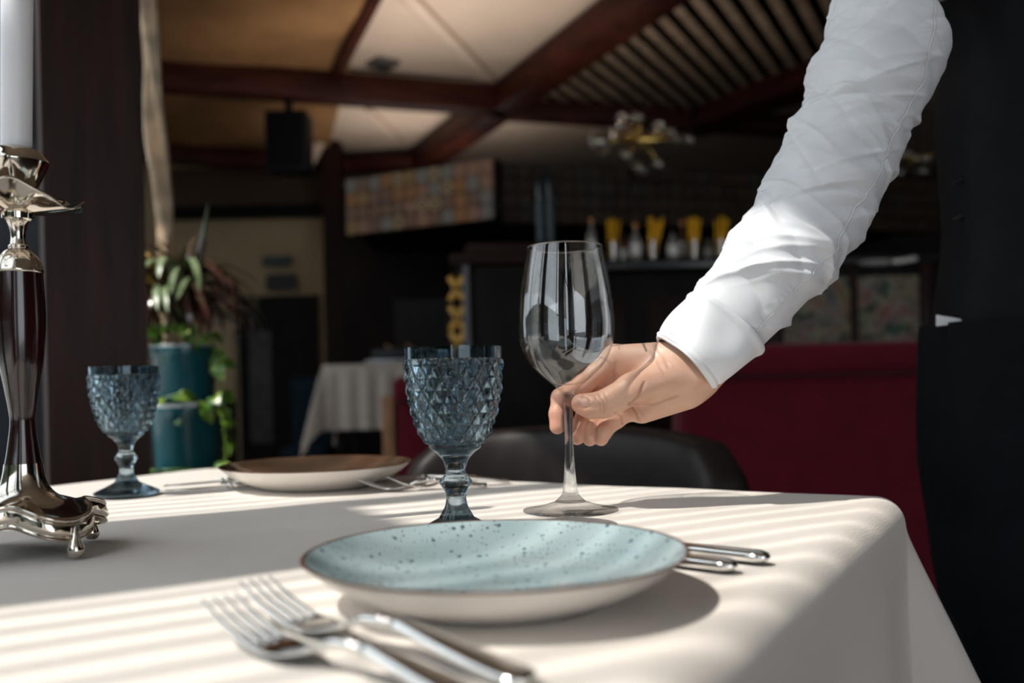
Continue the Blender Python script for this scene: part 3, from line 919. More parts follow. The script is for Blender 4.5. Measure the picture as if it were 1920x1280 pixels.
def heart_leaf(L):
    v = [(0, 0, 0)]; f = []
    n = 9
    rows = []
    for k in range(1, n):
        t = k / (n - 1)
        w = L * 0.42 * math.sin(math.pi * t ** 0.75) + 0.0008
        z = 0.10 * L * math.sin(math.pi * t) - 0.25 * L * t * t
        rows.append((len(v), len(v) + 1, len(v) + 2))
        v += [(L * t - 0.12 * L * (1 - t), -w, z + 0.18 * w), (L * t, 0, z), (L * t - 0.12 * L * (1 - t), w, z + 0.18 * w)]
    f += [(0, rows[0][1], rows[0][0]), (0, rows[0][2], rows[0][1])]
    for a, b in zip(rows, rows[1:]):
        f += [(a[0], a[1], b[1], b[0]), (a[1], a[2], b[2], b[1])]
    me = bpy.data.meshes.new('leaf'); me.from_pydata(v, [], f)
    me.polygons.foreach_set('use_smooth', [True] * len(f))
    return me
ups = P(345, 752, 2.40)
bx_ = box('plant_stand', (ups.x, 2.40, ups.z / 2), (0.22, 0.20, ups.z), wood_black, bevel=0.006)
tag(bx_, 'tall dark stand under the upper teal pot', 'stand')
up_pot, r1_, h1_ = pot(284, 404, 652, 752, 'potted_dracaena', 'spiky dracaena with dark strap leaves in the upper teal pot', 2.40)
lo_pot, r2_, h2_ = pot(286, 414, 762, 882, 'potted_trailing_plant', 'trailing green plant in the lower teal pot')
tube('trunk', [(0.0, 0, h1_ * 0.8), (0.01, 0.01, h1_ + 0.06), (0.0, 0.0, h1_ + 0.13)], [0.014, 0.012, 0.010], bark, up_pot, seg=10)
protos = []
for L, w, dr_, m in ((0.26, 0.011, 2.7, leaf_dark), (0.29, 0.012, 3.1, leaf_dark), (0.21, 0.011, 1.8, leaf_dark), (0.27, 0.013, 2.6, leaf_pale), (0.19, 0.013, 2.0, leaf_orange), (0.24, 0.011, 1.1, leaf_dark)):
    me = strap_leaf(L, w, dr_); me.materials.append(m); protos.append(me)
r = random.Random(3)
for k in range(130):
    i = r.choice((0, 0, 1, 1, 1, 2, 3, 3, 5))
    o = link(bpy.data.objects.new('leaf', protos[i]), up_pot)
    a = r.random() * 6.283
    o.location = (0.01 * math.cos(a), 0.01 * math.sin(a), h1_ + 0.04 + 0.13 * r.random())
    o.rotation_euler = (r.uniform(-0.3, 0.3), r.uniform(-0.25, 0.25), a)
    o.scale = (1, 1, 1) if r.random() < 0.5 else (0.8, 1, 0.85)
for k in range(16):                        # yellow and orange leaves on the left
    o = link(bpy.data.objects.new('leaf', protos[4]), up_pot)
    a = 3.14 + r.uniform(-0.9, 0.9)
    o.location = (-0.03 - 0.04 * r.random(), r.uniform(-0.04, 0.04), h1_ + 0.05 + 0.14 * r.random())
    o.rotation_euler = (r.uniform(-0.4, 0.4), r.uniform(-0.5, 0.2), a)
tube('upright_shoot', [(0.03, 0, h1_ + 0.1), (0.05, 0, h1_ + 0.24), (0.075, 0, h1_ + 0.38)], [0.010, 0.013, 0.0015], leaf_dark, up_pot, seg=6, flat=0.25, up=(0, 1, 0))
hp = []
for L in (0.030, 0.042):
    for m in (leaf_green, M('variegated_leaf', (0.22, 0.30, 0.05, 1), 0.3, col2=(0.08, 0.20, 0.03, 1), scale=18)):
        me = heart_leaf(L); me.materials.append(m); hp.append(me)
def trail(parent, pts, n, seed):
    rr = random.Random(seed)
    sp_ = spline(pts, 24)
    tube('vine', [Vector(p) for p in sp_], 0.0025, leaf_green, parent, seg=6)
    for k in range(n):
        p = sp_[rr.randrange(24)]
        o = link(bpy.data.objects.new('leaf', rr.choice(hp)), parent)
        o.location = p
        o.rotation_euler = (rr.uniform(-0.8, 0.8), rr.uniform(0.1, 1.3), rr.uniform(-2.6, 1.2))
z1 = 0.0
trail(up_pot, [(0.05, -0.04, h1_ * 0.9), (0.085, -0.05, h1_ + 0.03), (0.10, -0.05, h1_ * 0.6), (0.125, -0.05, -0.02), (0.135, -0.05, -0.09), (0.10, -0.05, -0.15)], 20, 5)
trail(up_pot, [(0.03, -0.05, h1_ * 0.9), (0.06, -0.075, h1_ + 0.035), (0.11, -0.08, h1_ + 0.0), (0.13, -0.08, h1_ * 0.5)], 12, 6)
trail(up_pot, [(-0.04, -0.05, h1_ * 0.9), (-0.05, -0.06, h1_ + 0.05), (0.0, -0.075, h1_ + 0.05), (0.05, -0.08, h1_ + 0.05)], 22, 8)
trail(lo_pot, [(0.0, -0.05, h2_ * 0.85), (0.0, -0.085, h2_ + 0.02), (0.03, -0.095, h2_ + 0.03), (-0.02, -0.10, h2_ + 0.02)], 9, 9)
trail(lo_pot, [(0.05, -0.05, h2_ * 0.9), (0.095, -0.07, h2_ + 0.02), (0.115, -0.07, h2_ * 0.4), (0.10, -0.08, 0.01), (0.0, -0.105, 0.012), (-0.07, -0.09, 0.01)], 24, 11)
# ---------------------------------------------------------------- dining table and its cloth
L1, L2 = 1.140, 1.20
C0 = Vector((0.440, 1.012, 0)) - E1 * L1
def tab(s, t, z):
    v = C0 + E1 * s + E2 * t
    return Vector((v.x, v.y, z))
RZ = math.atan2(E1.y, E1.x)
dtc = tab(L1 / 2, L2 / 2, 0)
dt = empty('dining_table', dtc, RZ)
tag(dt, 'square dining table hidden under the pale tablecloth', 'table')
box('table_top', (0, 0, TZ - 0.028), (L1 - 0.085, L2 - 0.085, 0.04), wood_dark, dt, 0.012)
for sx in (-1, 1):
    for sy in (-1, 1):
        box('leg', (sx * (L1 / 2 - 0.10), sy * (L2 / 2 - 0.10), (TZ - 0.04) / 2), (0.07, 0.07, TZ - 0.04), wood_dark, dt, 0.006)

def cloth_material():
    m = bpy.data.materials.new('ivory_linen_cloth'); m.use_nodes = True
    nt = m.node_tree; N = nt.nodes; L = nt.links
    b = N['Principled BSDF']; b.inputs['Roughness'].default_value = 0.9
    b.inputs['Specular IOR Level'].default_value = 0.15
    tc = N.new('ShaderNodeTexCoord')
    mp = N.new('ShaderNodeMapping'); mp.inputs['Rotation'].default_value = (0, 0, -RZ)
    L.new(tc.outputs['Object'], mp.inputs['Vector'])
    no = N.new('ShaderNodeTexNoise'); no.inputs['Scale'].default_value = 6
    L.new(mp.outputs['Vector'], no.inputs['Vector'])
    mx = N.new('ShaderNodeMix'); mx.data_type = 'RGBA'
    mx.inputs['A'].default_value = (0.79, 0.725, 0.665, 1); mx.inputs['B'].default_value = (0.83, 0.77, 0.715, 1)
    L.new(no.outputs['Fac'], mx.inputs['Factor'])
    # woven threads
    def threads(sc):
        m2 = N.new('ShaderNodeMapping'); m2.inputs['Scale'].default_value = sc
        L.new(mp.outputs['Vector'], m2.inputs['Vector'])
        n2 = N.new('ShaderNodeTexNoise'); n2.inputs['Scale'].default_value = 1.0; n2.inputs['Detail'].default_value = 2
        L.new(m2.outputs['Vector'], n2.inputs['Vector'])
        return n2
    a1_, a2_ = threads((900, 90, 900)), threads((90, 900, 90))
    ad = N.new('ShaderNodeMath'); ad.operation = 'ADD'
    L.new(a1_.outputs['Fac'], ad.inputs[0]); L.new(a2_.outputs['Fac'], ad.inputs[1])
    bp = N.new('ShaderNodeBump'); bp.inputs['Strength'].default_value = 0.45; bp.inputs['Distance'].default_value = 0.0006
    L.new(ad.outputs['Value'], bp.inputs['Height'])
    L.new(bp.outputs['Normal'], b.inputs['Normal'])
    L.new(mx.outputs['Result'], b.inputs['Base Color'])
    return m
linen = cloth_material()
rad, drop = 0.030, 0.30
nn = 230
ha, hb = L1 / 2, L2 / 2
def axis(h):
    e = h + drop
    core = np.linspace(-h + rad, h - rad, nn - 2 * 60)
    edge = np.linspace(h - rad, e, 61)[1:]
    return np.concatenate([-edge[::-1], core, edge])
S, Tt = np.meshgrid(axis(ha), axis(hb))
x = np.clip(S, -ha + rad, ha - rad); y = np.clip(Tt, -hb + rad, hb - rad)
ex, ey = S - x, Tt - y
L_ = np.hypot(ex, ey); Ls = np.maximum(L_, 1e-9)
nx, ny = ex / Ls, ey / Ls
arc = rad * math.pi / 2
an_ = np.minimum(L_ / rad, math.pi / 2)
down = np.maximum(L_ - arc, 0)
corner = (2 * np.abs(nx * ny)) ** 1.5
side = x * (np.abs(ny) > np.abs(nx)) + y * (np.abs(nx) >= np.abs(ny))
flare = 0.05 * down + corner * 0.42 * down + 0.006 * np.sin(side * 19 + 1) * np.minimum(1, down / 0.1) * (1 - corner)
hor = rad * np.sin(an_) + flare
z = -(rad * (1 - np.cos(an_))) - down * np.where(corner > 0, np.sqrt(np.maximum(0.2, 1 - (0.42 * corner) ** 2)), 1)
wr = 0.00035 * (np.sin(S * 31 + 2 * np.sin(Tt * 9)) + np.sin(Tt * 27 + 2 * np.sin(S * 11)))
px_, py_ = x + nx * hor, y + ny * hor
verts = np.stack([dtc.x + E1.x * px_ - E2.x * py_, dtc.y + E1.y * px_ - E2.y * py_, TZ + z + wr - 0.0005], -1).reshape(-1, 3)
n_ = S.shape[0]
tcl = mesh('tablecloth', verts, grid_faces(S.shape[1], n_), linen)
tag(tcl, 'large ivory linen tablecloth in the foreground striped with sunlight', 'tablecloth')

# ---------------------------------------------------------------- plates
def glaze_material():
    m = bpy.data.materials.new('speckled_blue_glaze'); m.use_nodes = True
    nt = m.node_tree; N = nt.nodes; L = nt.links
    b = N['Principled BSDF']; b.inputs['Roughness'].default_value = 0.16
    tc = N.new('ShaderNodeTexCoord')
    n1 = N.new('ShaderNodeTexNoise'); n1.inputs['Scale'].default_value = 9; n1.inputs['Detail'].default_value = 5
    L.new(tc.outputs['Object'], n1.inputs['Vector'])
    r1 = N.new('ShaderNodeValToRGB')
    r1.color_ramp.elements[0].color = (0.250, 0.340, 0.365, 1); r1.color_ramp.elements[0].position = 0.3
    r1.color_ramp.elements[1].color = (0.40, 0.485, 0.50, 1); r1.color_ramp.elements[1].position = 0.7
    L.new(n1.outputs['Fac'], r1.inputs['Fac'])
    prev = r1.outputs['Color']
    for sc, th, dk in ((150, 0.22, 0.10), (330, 0.26, 0.30), (75, 0.105, 0.05)):
        v = N.new('ShaderNodeTexVoronoi'); v.inputs['Scale'].default_value = sc
        L.new(tc.outputs['Object'], v.inputs['Vector'])
        sp = N.new('ShaderNodeSeparateColor'); L.new(v.outputs['Color'], sp.inputs['Color'])
        mu = N.new('ShaderNodeMath'); mu.operation = 'MULTIPLY'; mu.inputs[1].default_value = th * 2
        L.new(sp.outputs['Red'], mu.inputs[0])
        su = N.new('ShaderNodeMath'); su.operation = 'SUBTRACT'; su.inputs[1].default_value = th * 0.62
        L.new(mu.outputs['Value'], su.inputs[0])
        lt = N.new('ShaderNodeMath'); lt.operation = 'LESS_THAN'
        L.new(v.outputs['Distance'], lt.inputs[0]); L.new(su.outputs['Value'], lt.inputs[1])
        mx = N.new('ShaderNodeMix'); mx.data_type = 'RGBA'
        mx.inputs['B'].default_value = (0.03 + dk * 0.4, 0.06 + dk * 0.5, 0.075 + dk * 0.5, 1)
        L.new(lt.outputs['Value'], mx.inputs['Factor']); L.new(prev, mx.inputs['A'])
        prev = mx.outputs['Result']
    L.new(prev, b.inputs['Base Color'])
    return m
glaze = glaze_material()
porcelain = M('white_porcelain', (0.74, 0.71, 0.67, 1), 0.22, var=0.03, scale=12)
rim_brown = M('brown_rim_glaze', (0.085, 0.035, 0.018, 1), 0.3, var=0.3, scale=60)
glaze_reflection = M('olive_glaze_room_reflection', (0.035, 0.032, 0.024, 1), 0.10, col2=(0.085, 0.045, 0.026, 1), scale=9)  # olive-brown glaze; the dark room's reflection is put into its colour
def plate(name, cx, cy, R, H, label, gm=glaze):
    o = empty(name, (cx, cy, TZ + 0.001))
    tag(o, label, 'plate', 'speckled dinner plates')
    th = 0.0042
    outer = [(0, 0.0035), (R * 0.52, 0.0035), (R * 0.545, 0.0), (R * 0.585, 0.0), (R * 0.62, 0.0035), (R * 0.76, H * 0.30), (R * 0.89, H * 0.60), (R * 0.962, H * 0.85), (R * 0.995, H * 0.98)]
    inner = [(R * 0.978, H * 0.985), (R * 0.94, H * 0.865), (R * 0.87, H * 0.66), (R * 0.74, H * 0.40), (R * 0.60, H * 0.26), (R * 0.4, H * 0.225), (0, H * 0.21)]
    lathe('underside', outer, porcelain, o, seg=128, cap=False)
    lathe('rim', [(R * 0.990, H * 0.945), (R * 1.0, H * 0.985), (R * 0.994, H * 1.0), (R * 0.984, H * 1.0), (R * 0.974, H * 0.970)], rim_brown, o, seg=128, cap=False)
    g = lathe('glazed_well', prof_spline(list(reversed(inner)), 40), gm, o, seg=128, cap=False)
    return o
plate('dinner_plate', -0.0125, 0.572, 0.1205, 0.030, 'blue speckled dinner plate with brown rim, nearest to the camera')
fp = P(594, 872, 1.235)
plate('dinner_plate', fp.x, 1.235, 0.1285, 0.031, 'far dinner plate with dark room reflection in its glaze colour beyond the goblets', glaze_reflection)

# ---------------------------------------------------------------- goblets
gob_glass = glass_solid('smoky_blue_glass', (0.655, 0.73, 0.77, 1), clear=0.10, tint=(0.64, 0.72, 0.76, 1))
def goblet(loc, label, src=None):
    if src is not None:
        o = copy_tree(src); o.location = loc
        tag(o, label, 'goblet', 'pressed glass goblets'); return o
    o = empty('goblet', loc)
    tag(o, label, 'goblet', 'pressed glass goblets')
    k = 0.4695e-3
    def zz(y): return (1007 - y) * k
    prof = [(50, 834), (57, 829), (68, 809), (78, 780), (86.5, 742), (90, 708), (91, 680), (91, 672), (91, 653)]
    outp = spline([(r * k, zz(y)) for r, y in prof], 110)
    seg = 240
    verts, faces = [], []
    nd = 18
    rows = []
    zlo, zhi = zz(834), zz(675)
    for (r, z_) in outp:
        row = []
        for i in range(seg):
            a = 2 * math.pi * i / seg
            q = (z_ - zlo) / (zhi - zlo)
            amp = 0
            if 0 <= q <= 1:
                u = a / (2 * math.pi) * nd
                v_ = (1 - (1 - q) ** 1.12) * 3.7
                d1 = abs((u + v_) % 1 - 0.5) * 2; d2 = abs((u - v_) % 1 - 0.5) * 2
                f_ = min(1 - d1, 1 - d2)
                amp = 0.0034 * min(1, f_ * 1.15) - 0.0016
                amp *= min(1, q / 0.03) * min(1, (1 - q) / 0.02)
            rr = r + amp
            row.append(len(verts)); verts.append((rr * math.cos(a), rr * math.sin(a), z_))
        rows.append(row)
    inn = [(rr - 0.0033, z_) for rr, z_ in outp[::-1] if z_ > zz(826)]
    inn[0] = (inn[0][0], inn[0][1])
    inn += [(0.0225, zz(829)), (0.012, zz(832)), (0.0, zz(833))]
    for (r, z_) in inn:
        if r < 1e-6:
            rows.append([len(verts)]); verts.append((0, 0, z_)); continue
        row = []
        for i in range(seg):
            a = 2 * math.pi * i / seg
            row.append(len(verts)); verts.append((r * math.cos(a), r * math.sin(a), z_))
        rows.append(row)
    for A, B in zip(rows, rows[1:]):
        for i in range(seg):
            i2 = (i + 1) % seg
            if len(B) == 1: faces.append((A[i], A[i2], B[0]))
            else: faces.append((A[i], A[i2], B[i2], B[i]))
    faces.append(tuple(reversed(rows[0])))
    bowl = mesh('bowl', verts, faces, gob_glass, o)
    sharp(bowl, 22)
    def octa(r, z_, a):
        b = (a % (math.pi / 4)) - math.pi / 8
        return r * (0.55 + 0.45 * 0.96 / math.cos(b))
    stem = [(50, 834), (47, 842), (35, 851), (24, 864), (19.3, 878), (20, 888), (25, 896), (30.5, 905), (25.5, 915), (19, 927), (19, 940), (22, 952), (28, 963), (33, 972)]
    lathe('stem', prof_spline([(r * k, zz(y)) for r, y in reversed(stem)], 60), gob_glass, o, seg=48, rfun=octa)
    lathe('foot', [(0, 0.0006), (0.030, 0.0004), (0.0385, 0.0006), (0.0402, 0.0025), (0.0400, 0.0045), (0.034, 0.0075), (0.025, 0.0115), (0.0185, 0.0150), (0.0156, 0.0166), (0, 0.0166)], gob_glass, o, seg=72)
    return o
gp = P(857, 1000, 0.798)
g1 = goblet((gp.x, 0.798, TZ + 0.001), 'smoky blue cut glass goblet behind the near plate')
gq = T(238, 929, TZ)
goblet((gq.x, gq.y, TZ + 0.001), 'smoky blue cut glass goblet near the candlestick at left', g1)

# ---------------------------------------------------------------- wine glass
wg_thin = glass_thin('clear_wine_glass', (0.985, 0.99, 0.99, 1), ior=1.8)
wg_solid = glass_solid('clear_stem_glass', (0.97, 0.98, 0.98, 1), clear=0.35, tint=(0.97, 0.98, 0.98, 1))
wp_ = T(1070, 960, TZ)
WD = wp_.y
wg = empty('wine_glass', (wp_.x, wp_.y, TZ + 0.001))
tag(wg, 'tall clear wine glass held at the stem by a hand', 'wine glass')
bowl = [(13, 123), (19, 126), (30, 131), (51, 141), (68, 150.6), (81, 163), (87.7, 175), (90, 187), (90, 199.6), (86, 224), (79, 248.6), (70.5, 272)]
bp_ = spline([(r * 0.55e-3, z_ * 1e-3) for r, z_ in bowl], 80)
outer = [tuple(p) for p in bp_]
inner = [(max(r - 0.0011, 0.0), z_) for r, z_ in outer[::-1] if z_ > 0.131]
prof = [(0.0, 0.1225)] + outer + [(outer[-1][0] - 0.0004, outer[-1][1] + 0.0006)] + inner + [(0.006, 0.1302), (0.0, 0.1298)]
lathe('bowl', prof, wg_thin, wg, seg=128, cap=False)
rr0, zr0 = outer[-1]
lathe('rim', [(rr0 - 0.0004 + 0.0008 * math.cos(t), zr0 + 0.0004 + 0.0008 * math.sin(t)) for t in np.linspace(0, 2 * math.pi, 9)], wg_solid, wg, seg=128, cap=False)
stem = [(30, 10), (18.5, 16), (14.5, 21), (10.7, 40), (8.2, 65), (8.2, 89), (9.8, 114), (13, 123.5)]
lathe('stem', [(0, 0.0100)] + prof_spline([(r * 0.55e-3, z_ * 1e-3) for r, z_ in stem], 40) + [(0, 0.1236)], wg_solid, wg, seg=64, cap=False)
lathe('foot', [(0, 0.0004), (0.0478, 0.0004), (0.0494, 0.0012), (0.0490, 0.0022), (0.040, 0.0038), (0.028, 0.0062), (0.0165, 0.0100), (0, 0.0100)], wg_thin, wg, seg=96, cap=False)

# ---------------------------------------------------------------- candlestick and candle
ctp = T(150, 1048, TZ)
KD = 0.775
ax = P(44, 870, KD).x
cs = empty('candlestick', (ax, KD, TZ))
tag(cs, 'silver and dark wood candlestick at the left edge of the table', 'candlestick')
kk = KD / F
def hz(y): return P(44, y, KD).z - TZ
seg = 96
b0 = math.atan2(ctp.y - KD, ctp.x - ax)              # heading of the visible foot
Rf = 0.0725
def base_r(r, z_, a):
    f_ = max(0.0, min(1.0, (r - 0.018) / 0.05))
    c4 = math.cos(4 * (a - b0))
    return r * (1 + f_ * (0.20 * c4 - 0.05 * math.cos(8 * (a - b0))))
def base_drop(r, a):
    f_ = max(0.0, min(1.0, (r - 0.02) / 0.05)) ** 1.5
    return f_ * (0.004 - 0.009 * math.cos(4 * (a - b0)))
zt_ = hz(868)
prof = [(0.0150, zt_), (0.0165, zt_ - 0.010), (0.020, zt_ - 0.021), (0.027, zt_ - 0.029), (0.038, zt_ - 0.0345), (0.052, zt_ - 0.038), (0.060, zt_ - 0.0395), (0.0612, zt_ - 0.042), (0.0602, zt_ - 0.044),
        (0.0615, zt_ - 0.0455), (0.0620, zt_ - 0.052), (0.0608, zt_ - 0.055), (0.0618, zt_ - 0.0575), (0.057, zt_ - 0.058), (0.052, zt_ - 0.046), (0.030, zt_ - 0.036), (0.0, zt_ - 0.028)]
pr = spline(prof, 90)
vv, ff = [], []
for (r, z_) in pr:
    for i in range(seg):
        a = 2 * math.pi * i / seg
        rr = base_r(max(r, 0.0005), z_, a)
        emb = 0.0
        if 0.0595 < r and z_ < zt_ - 0.0455 and z_ > zt_ - 0.0555:
            emb = 0.0009 * math.sin(a * 38) * math.sin((z_ - zt_) * 700)
        vv.append(((rr + emb) * math.cos(a), (rr + emb) * math.sin(a), z_ + base_drop(r, a)))
ff = grid_faces(seg, len(pr), wrap=True)
base = mesh('base', vv, ff, bronze, cs, flip=True)
for k in range(4):
    a = b0 + k * math.pi / 2
    lathe('foot', [(0, 0.0), (0.0045, 0.0008), (0.0066, 0.004), (0.0066, 0.0075), (0.0048, 0.012), (0.0028, 0.018), (0.0012, 0.025), (0, 0.026)], bronze, base, seg=24, loc=((Rf if k == 0 else 0.062) * math.cos(a), (Rf if k == 0 else 0.062) * math.sin(a), 0.0005))
def lv(lst, n): return prof_spline([(r * kk, hz(y)) for r, y in lst], n)
lathe('wooden_stem', [(0, hz(870))] + lv([(32, 870), (27, 840), (22, 800), (22.5, 775), (30, 725), (39, 670), (43.5, 610), (43, 560), (40.5, 508)], 60) + [(0, hz(507))], rosewood, cs, seg=64, cap=False)
lathe('collar', lv([(41, 512), (42.5, 508), (40, 500), (36, 488), (27, 474), (17, 466)], 24) + lv([(16.5, 466), (17.5, 462), (16, 459)], 6) + lv([(14, 458), (12.5, 445), (14, 430), (19, 416), (26, 411)], 20) + lv([(27, 411), (27.5, 405), (27, 397), (20, 396)], 10) + [(0, hz(396))], bronze, cs, seg=64,
      rfun=lambda r, z_, a: r * (1 + (0.035 * math.sin(a * 9) * math.sin((z_ - hz(512)) * 190) if z_ < hz(470) else 0)))
# ruffled drip pan
vv = []
nr, na = 26, 160
def pan_pt(q, a, low):
    r = (18 + 98 * q) * kk
    ruf = q ** 1.5
    r *= 1 + 0.05 * ruf * math.cos(5 * a + 0.6) + 0.02 * ruf * math.cos(9 * a)
    z_ = hz(398) + 0.011 * q ** 1.4 - 0.0065 * ruf * math.cos(2 * a) + 0.0042 * ruf * math.sin(5 * a + 0.4) + 0.0016 * ruf * math.sin(10 * a + 1)
    return (r * math.cos(a), r * math.sin(a), z_ - (0.0016 if low else 0))
for low in (0, 1):
    rng_q = range(nr) if not low else reversed(range(nr))
    for j in rng_q:
        for i in range(na):
            vv.append(pan_pt(j / (nr - 1), 2 * math.pi * i / na, low))
mesh('drip_pan', vv, grid_faces(na, 2 * nr, wrap=True), bronze, cs)
lathe('candle_cup', [(0, hz(390))] + lv([(20, 390), (24, 375), (33, 355), (46, 330), (54, 310), (54.5, 303), (50, 296), (40, 284), (28, 277), (26, 279)], 50) + [(0.0, hz(285))], bronze, cs, seg=72, cap=False,
      rfun=lambda r, z_, a: r * (1 + 0.03 * math.sin(4 * a + 1.3) * max(0, min(1, (z_ - hz(360)) / (hz(305) - hz(360))))))
cdl = empty('candle', (ax, KD, TZ + hz(279)))
cdl.rotation_euler = (0, math.radians(1.6), 0)
tag(cdl, 'tall white taper candle standing in the candlestick', 'candle')
Lc = 0.26
lathe('wax_body', [(0, -0.004), (0.0119, -0.004), (0.0122, 0.0), (0.0126, Lc * 0.6), (0.0122, Lc * 0.96), (0.009, Lc * 0.995), (0, Lc)], wax, cdl, seg=40)
tube('wick', [(0, 0, Lc - 0.002), (0.0005, 0, Lc + 0.006), (0.002, 0, Lc + 0.012)], 0.0009, black_plastic, cdl, seg=6)

# ---------------------------------------------------------------- cutlery
def fork_at(tip, end, label, group, length=None):
    tip, end = Vector(tip), Vector(end)
    d = end - tip; Ln = length or d.length
    o = empty('fork', (tip.x, tip.y, TZ + 0.001), math.atan2(d.y, d.x))
    tag(o, label, 'fork', group)
    q = Ln / 0.205
    def Zp(x): # side profile of a fork lying on its back
        return float(np.interp(x, [0, 0.02, 0.045, 0.062, 0.078, 0.095, 0.115, 0.15, 0.19, 0.205], [0.021, 0.0115, 0.0042, 0.0024, 0.0050, 0.0125, 0.0150, 0.0105, 0.0045, 0.0035])) * q
    for k in range(4):
        yy = (k - 1.5) * 0.0064 * q
        xs = np.linspace(0.0, 0.052, 12)
        tube('tine', [(x * q, yy * (1.0 if x < 0.04 else 1.0), Zp(x)) for x in xs], [0.0007 * q + 0.0012 * q * min(1, x / 0.025) for x in xs], silver, o, seg=8, flat=0.75)
    def strip(name, xs, ws, th, mat=silver, crown=0.0):
        vv, sg = [], 14
        for x, w in zip(xs, ws):
            for i in range(sg):
                a = 2 * math.pi * i / sg
                c, s = math.cos(a), math.sin(a)
                vv.append((x * q, w * q * math.copysign(abs(c) ** 0.8, c), Zp(x) + th * q * s + crown * q * (1 - c * c) * (s > 0) + 0.0012 * q * abs(c) * (name == 'head')))
        f = grid_faces(sg, len(xs), wrap=True) + [tuple(reversed(range(sg))), tuple(range((len(xs) - 1) * sg, len(xs) * sg))]
        return mesh(name, vv, f, mat, o)
    strip('head', [0.046, 0.052, 0.060, 0.068, 0.075, 0.080, 0.085], [0.0116, 0.0120, 0.0121, 0.0110, 0.0078, 0.0045, 0.0030], 0.0014)
    strip('neck', np.linspace(0.083, 0.118, 10), [0.0029, 0.0027, 0.0026, 0.0027, 0.0029, 0.0031, 0.0033, 0.0036, 0.0040, 0.0042], 0.0026)
    for xk in (0.112, 0.1185):
        strip('collar_bead', [xk - 0.002, xk - 0.0012, xk, xk + 0.0012, xk + 0.002], [0.0032, 0.0050, 0.0055, 0.0050, 0.0032], 0.0038)
    xs = np.linspace(0.120, 0.205, 22)
    strip('handle', xs, [0.0042 + 0.0055 * math.sin(min(1, (x - 0.12) / 0.07) * 1.57) * (1 if x < 0.198 else math.sqrt(max(0.02, 1 - ((x - 0.198) / 0.0072) ** 2))) for x in xs], 0.0030, crown=0.0008)
    return o
tA, eA = T(478, 1106, TZ + 0.016), T(992, 1278, TZ + 0.004)
fork_at(tA, eA, 'silver fork beside the near plate, the one closer to the plate', 'near forks')
dv = Vector((-0.021, -0.030, 0))
fork_at(T(410, 1140, TZ + 0.016), T(410, 1140, TZ + 0.016) + (eA - tA), 'silver fork at the bottom edge, nearest to the camera', 'near forks')
tB = T(668, 902, TZ + 0.014)
fork_at(tB, T(905, 909, TZ + 0.004), 'silver fork beyond the near goblet, left of the far pair', 'far forks', 0.166)
tC = T(728, 901, TZ + 0.014)
fork_at(tC, T(932, 902, TZ + 0.004), 'silver fork beyond the near goblet, right of the far pair', 'far forks', 0.166)

def knife_at(end, tip, label, group, z=0.0):
    """table knife: handle end -> blade tip"""
    end, tip = Vector(end), Vector(tip)
    d = tip - end; Ln = d.length
    o = empty('table_knife', (end.x, end.y, TZ + 0.001 + z), math.atan2(d.y, d.x))
    tag(o, label, 'knife', group)
    q = Ln / 0.23
    sg = 16; vv = []
    xs = np.concatenate([np.linspace(0, 0.012, 6), np.linspace(0.02, 0.10, 10)])
    for x in xs:
        w = 0.0098 * math.sqrt(max(0.03, 1 - ((0.012 - x) / 0.0123) ** 2)) if x < 0.012 else 0.0098 - 0.0042 * (x - 0.012) / 0.088
        h = 0.0046 * math.sqrt(max(0.05, 1 - ((0.012 - x) / 0.0125) ** 2)) if x < 0.012 else 0.0046
        for i in range(sg):
            a = 2 * math.pi * i / sg
            vv.append((x * q, w * q * math.cos(a), 0.0048 + h * math.copysign(abs(math.sin(a)) ** 0.7, math.sin(a))))
    mesh('handle', vv, grid_faces(sg, len(xs), wrap=True) + [tuple(reversed(range(sg))), tuple(range((len(xs) - 1) * sg, len(xs) * sg))], silver, o)
    vv = []
    for x in (0.098, 0.101, 0.106, 0.109):
        w = 0.0062 if x in (0.101, 0.106) else 0.0045
        for i in range(sg):
            a = 2 * math.pi * i / sg
            vv.append((x * q, w * q * math.cos(a), 0.0048 + 0.0045 * math.sin(a)))
    mesh('bolster', vv, grid_faces(sg, 4, wrap=True) + [tuple(reversed(range(sg))), tuple(range(3 * sg, 4 * sg))], silver, o)
    vv = []
    xs = np.linspace(0.107, 0.23, 18)
    for x in xs:
        t = (x - 0.107) / 0.123
        w0 = -0.0075 * min(1, 0.6 + 3 * t); w1 = 0.0085 - 0.0155 * max(0, (t - 0.62) / 0.38) ** 1.6
        for (yy, zz_) in ((w0, 0.0058), ((w0 + w1) / 2, 0.0062), (w1, 0.0050), ((w0 + w1) / 2, 0.0036), (w0, 0.0040)):
            vv.append((x * q, yy * q, zz_))
    mesh('blade', vv, grid_faces(5, len(xs), wrap=True) + [tuple(reversed(range(5))), tuple(range((len(xs) - 1) * 5, len(xs) * 5))], silver, o)
    return o
k1, k1b = T(1443, 1044, TZ + 0.006), T(1290, 1028, TZ + 0.006)
knife_at(k1, k1 + (k1b - k1).normalized() * 0.21, 'silver knife handle right of the near plate, the farther one', 'near knives')
k2, k2b = T(1382, 1060, TZ + 0.006), T(1288, 1049, TZ + 0.006)
knife_at(k2, k2 + (k1b - k1).normalized() * 0.21, 'silver knife handle right of the near plate, the shorter nearer one', 'near knives')
m1, m1b = T(304, 924, TZ + 0.004), T(456, 911, TZ + 0.004)
knife_at(m1 + (m1b - m1).normalized() * 0.16, m1, 'dark reflecting knife left of the far plate, nearer one', 'far knives')
m2, m2b = T(306, 914, TZ + 0.004), T(441, 902, TZ + 0.004)
knife_at(m2 + (m2b - m2).normalized() * 0.15, m2, 'thin knife left of the far plate, farther one', 'far knives')
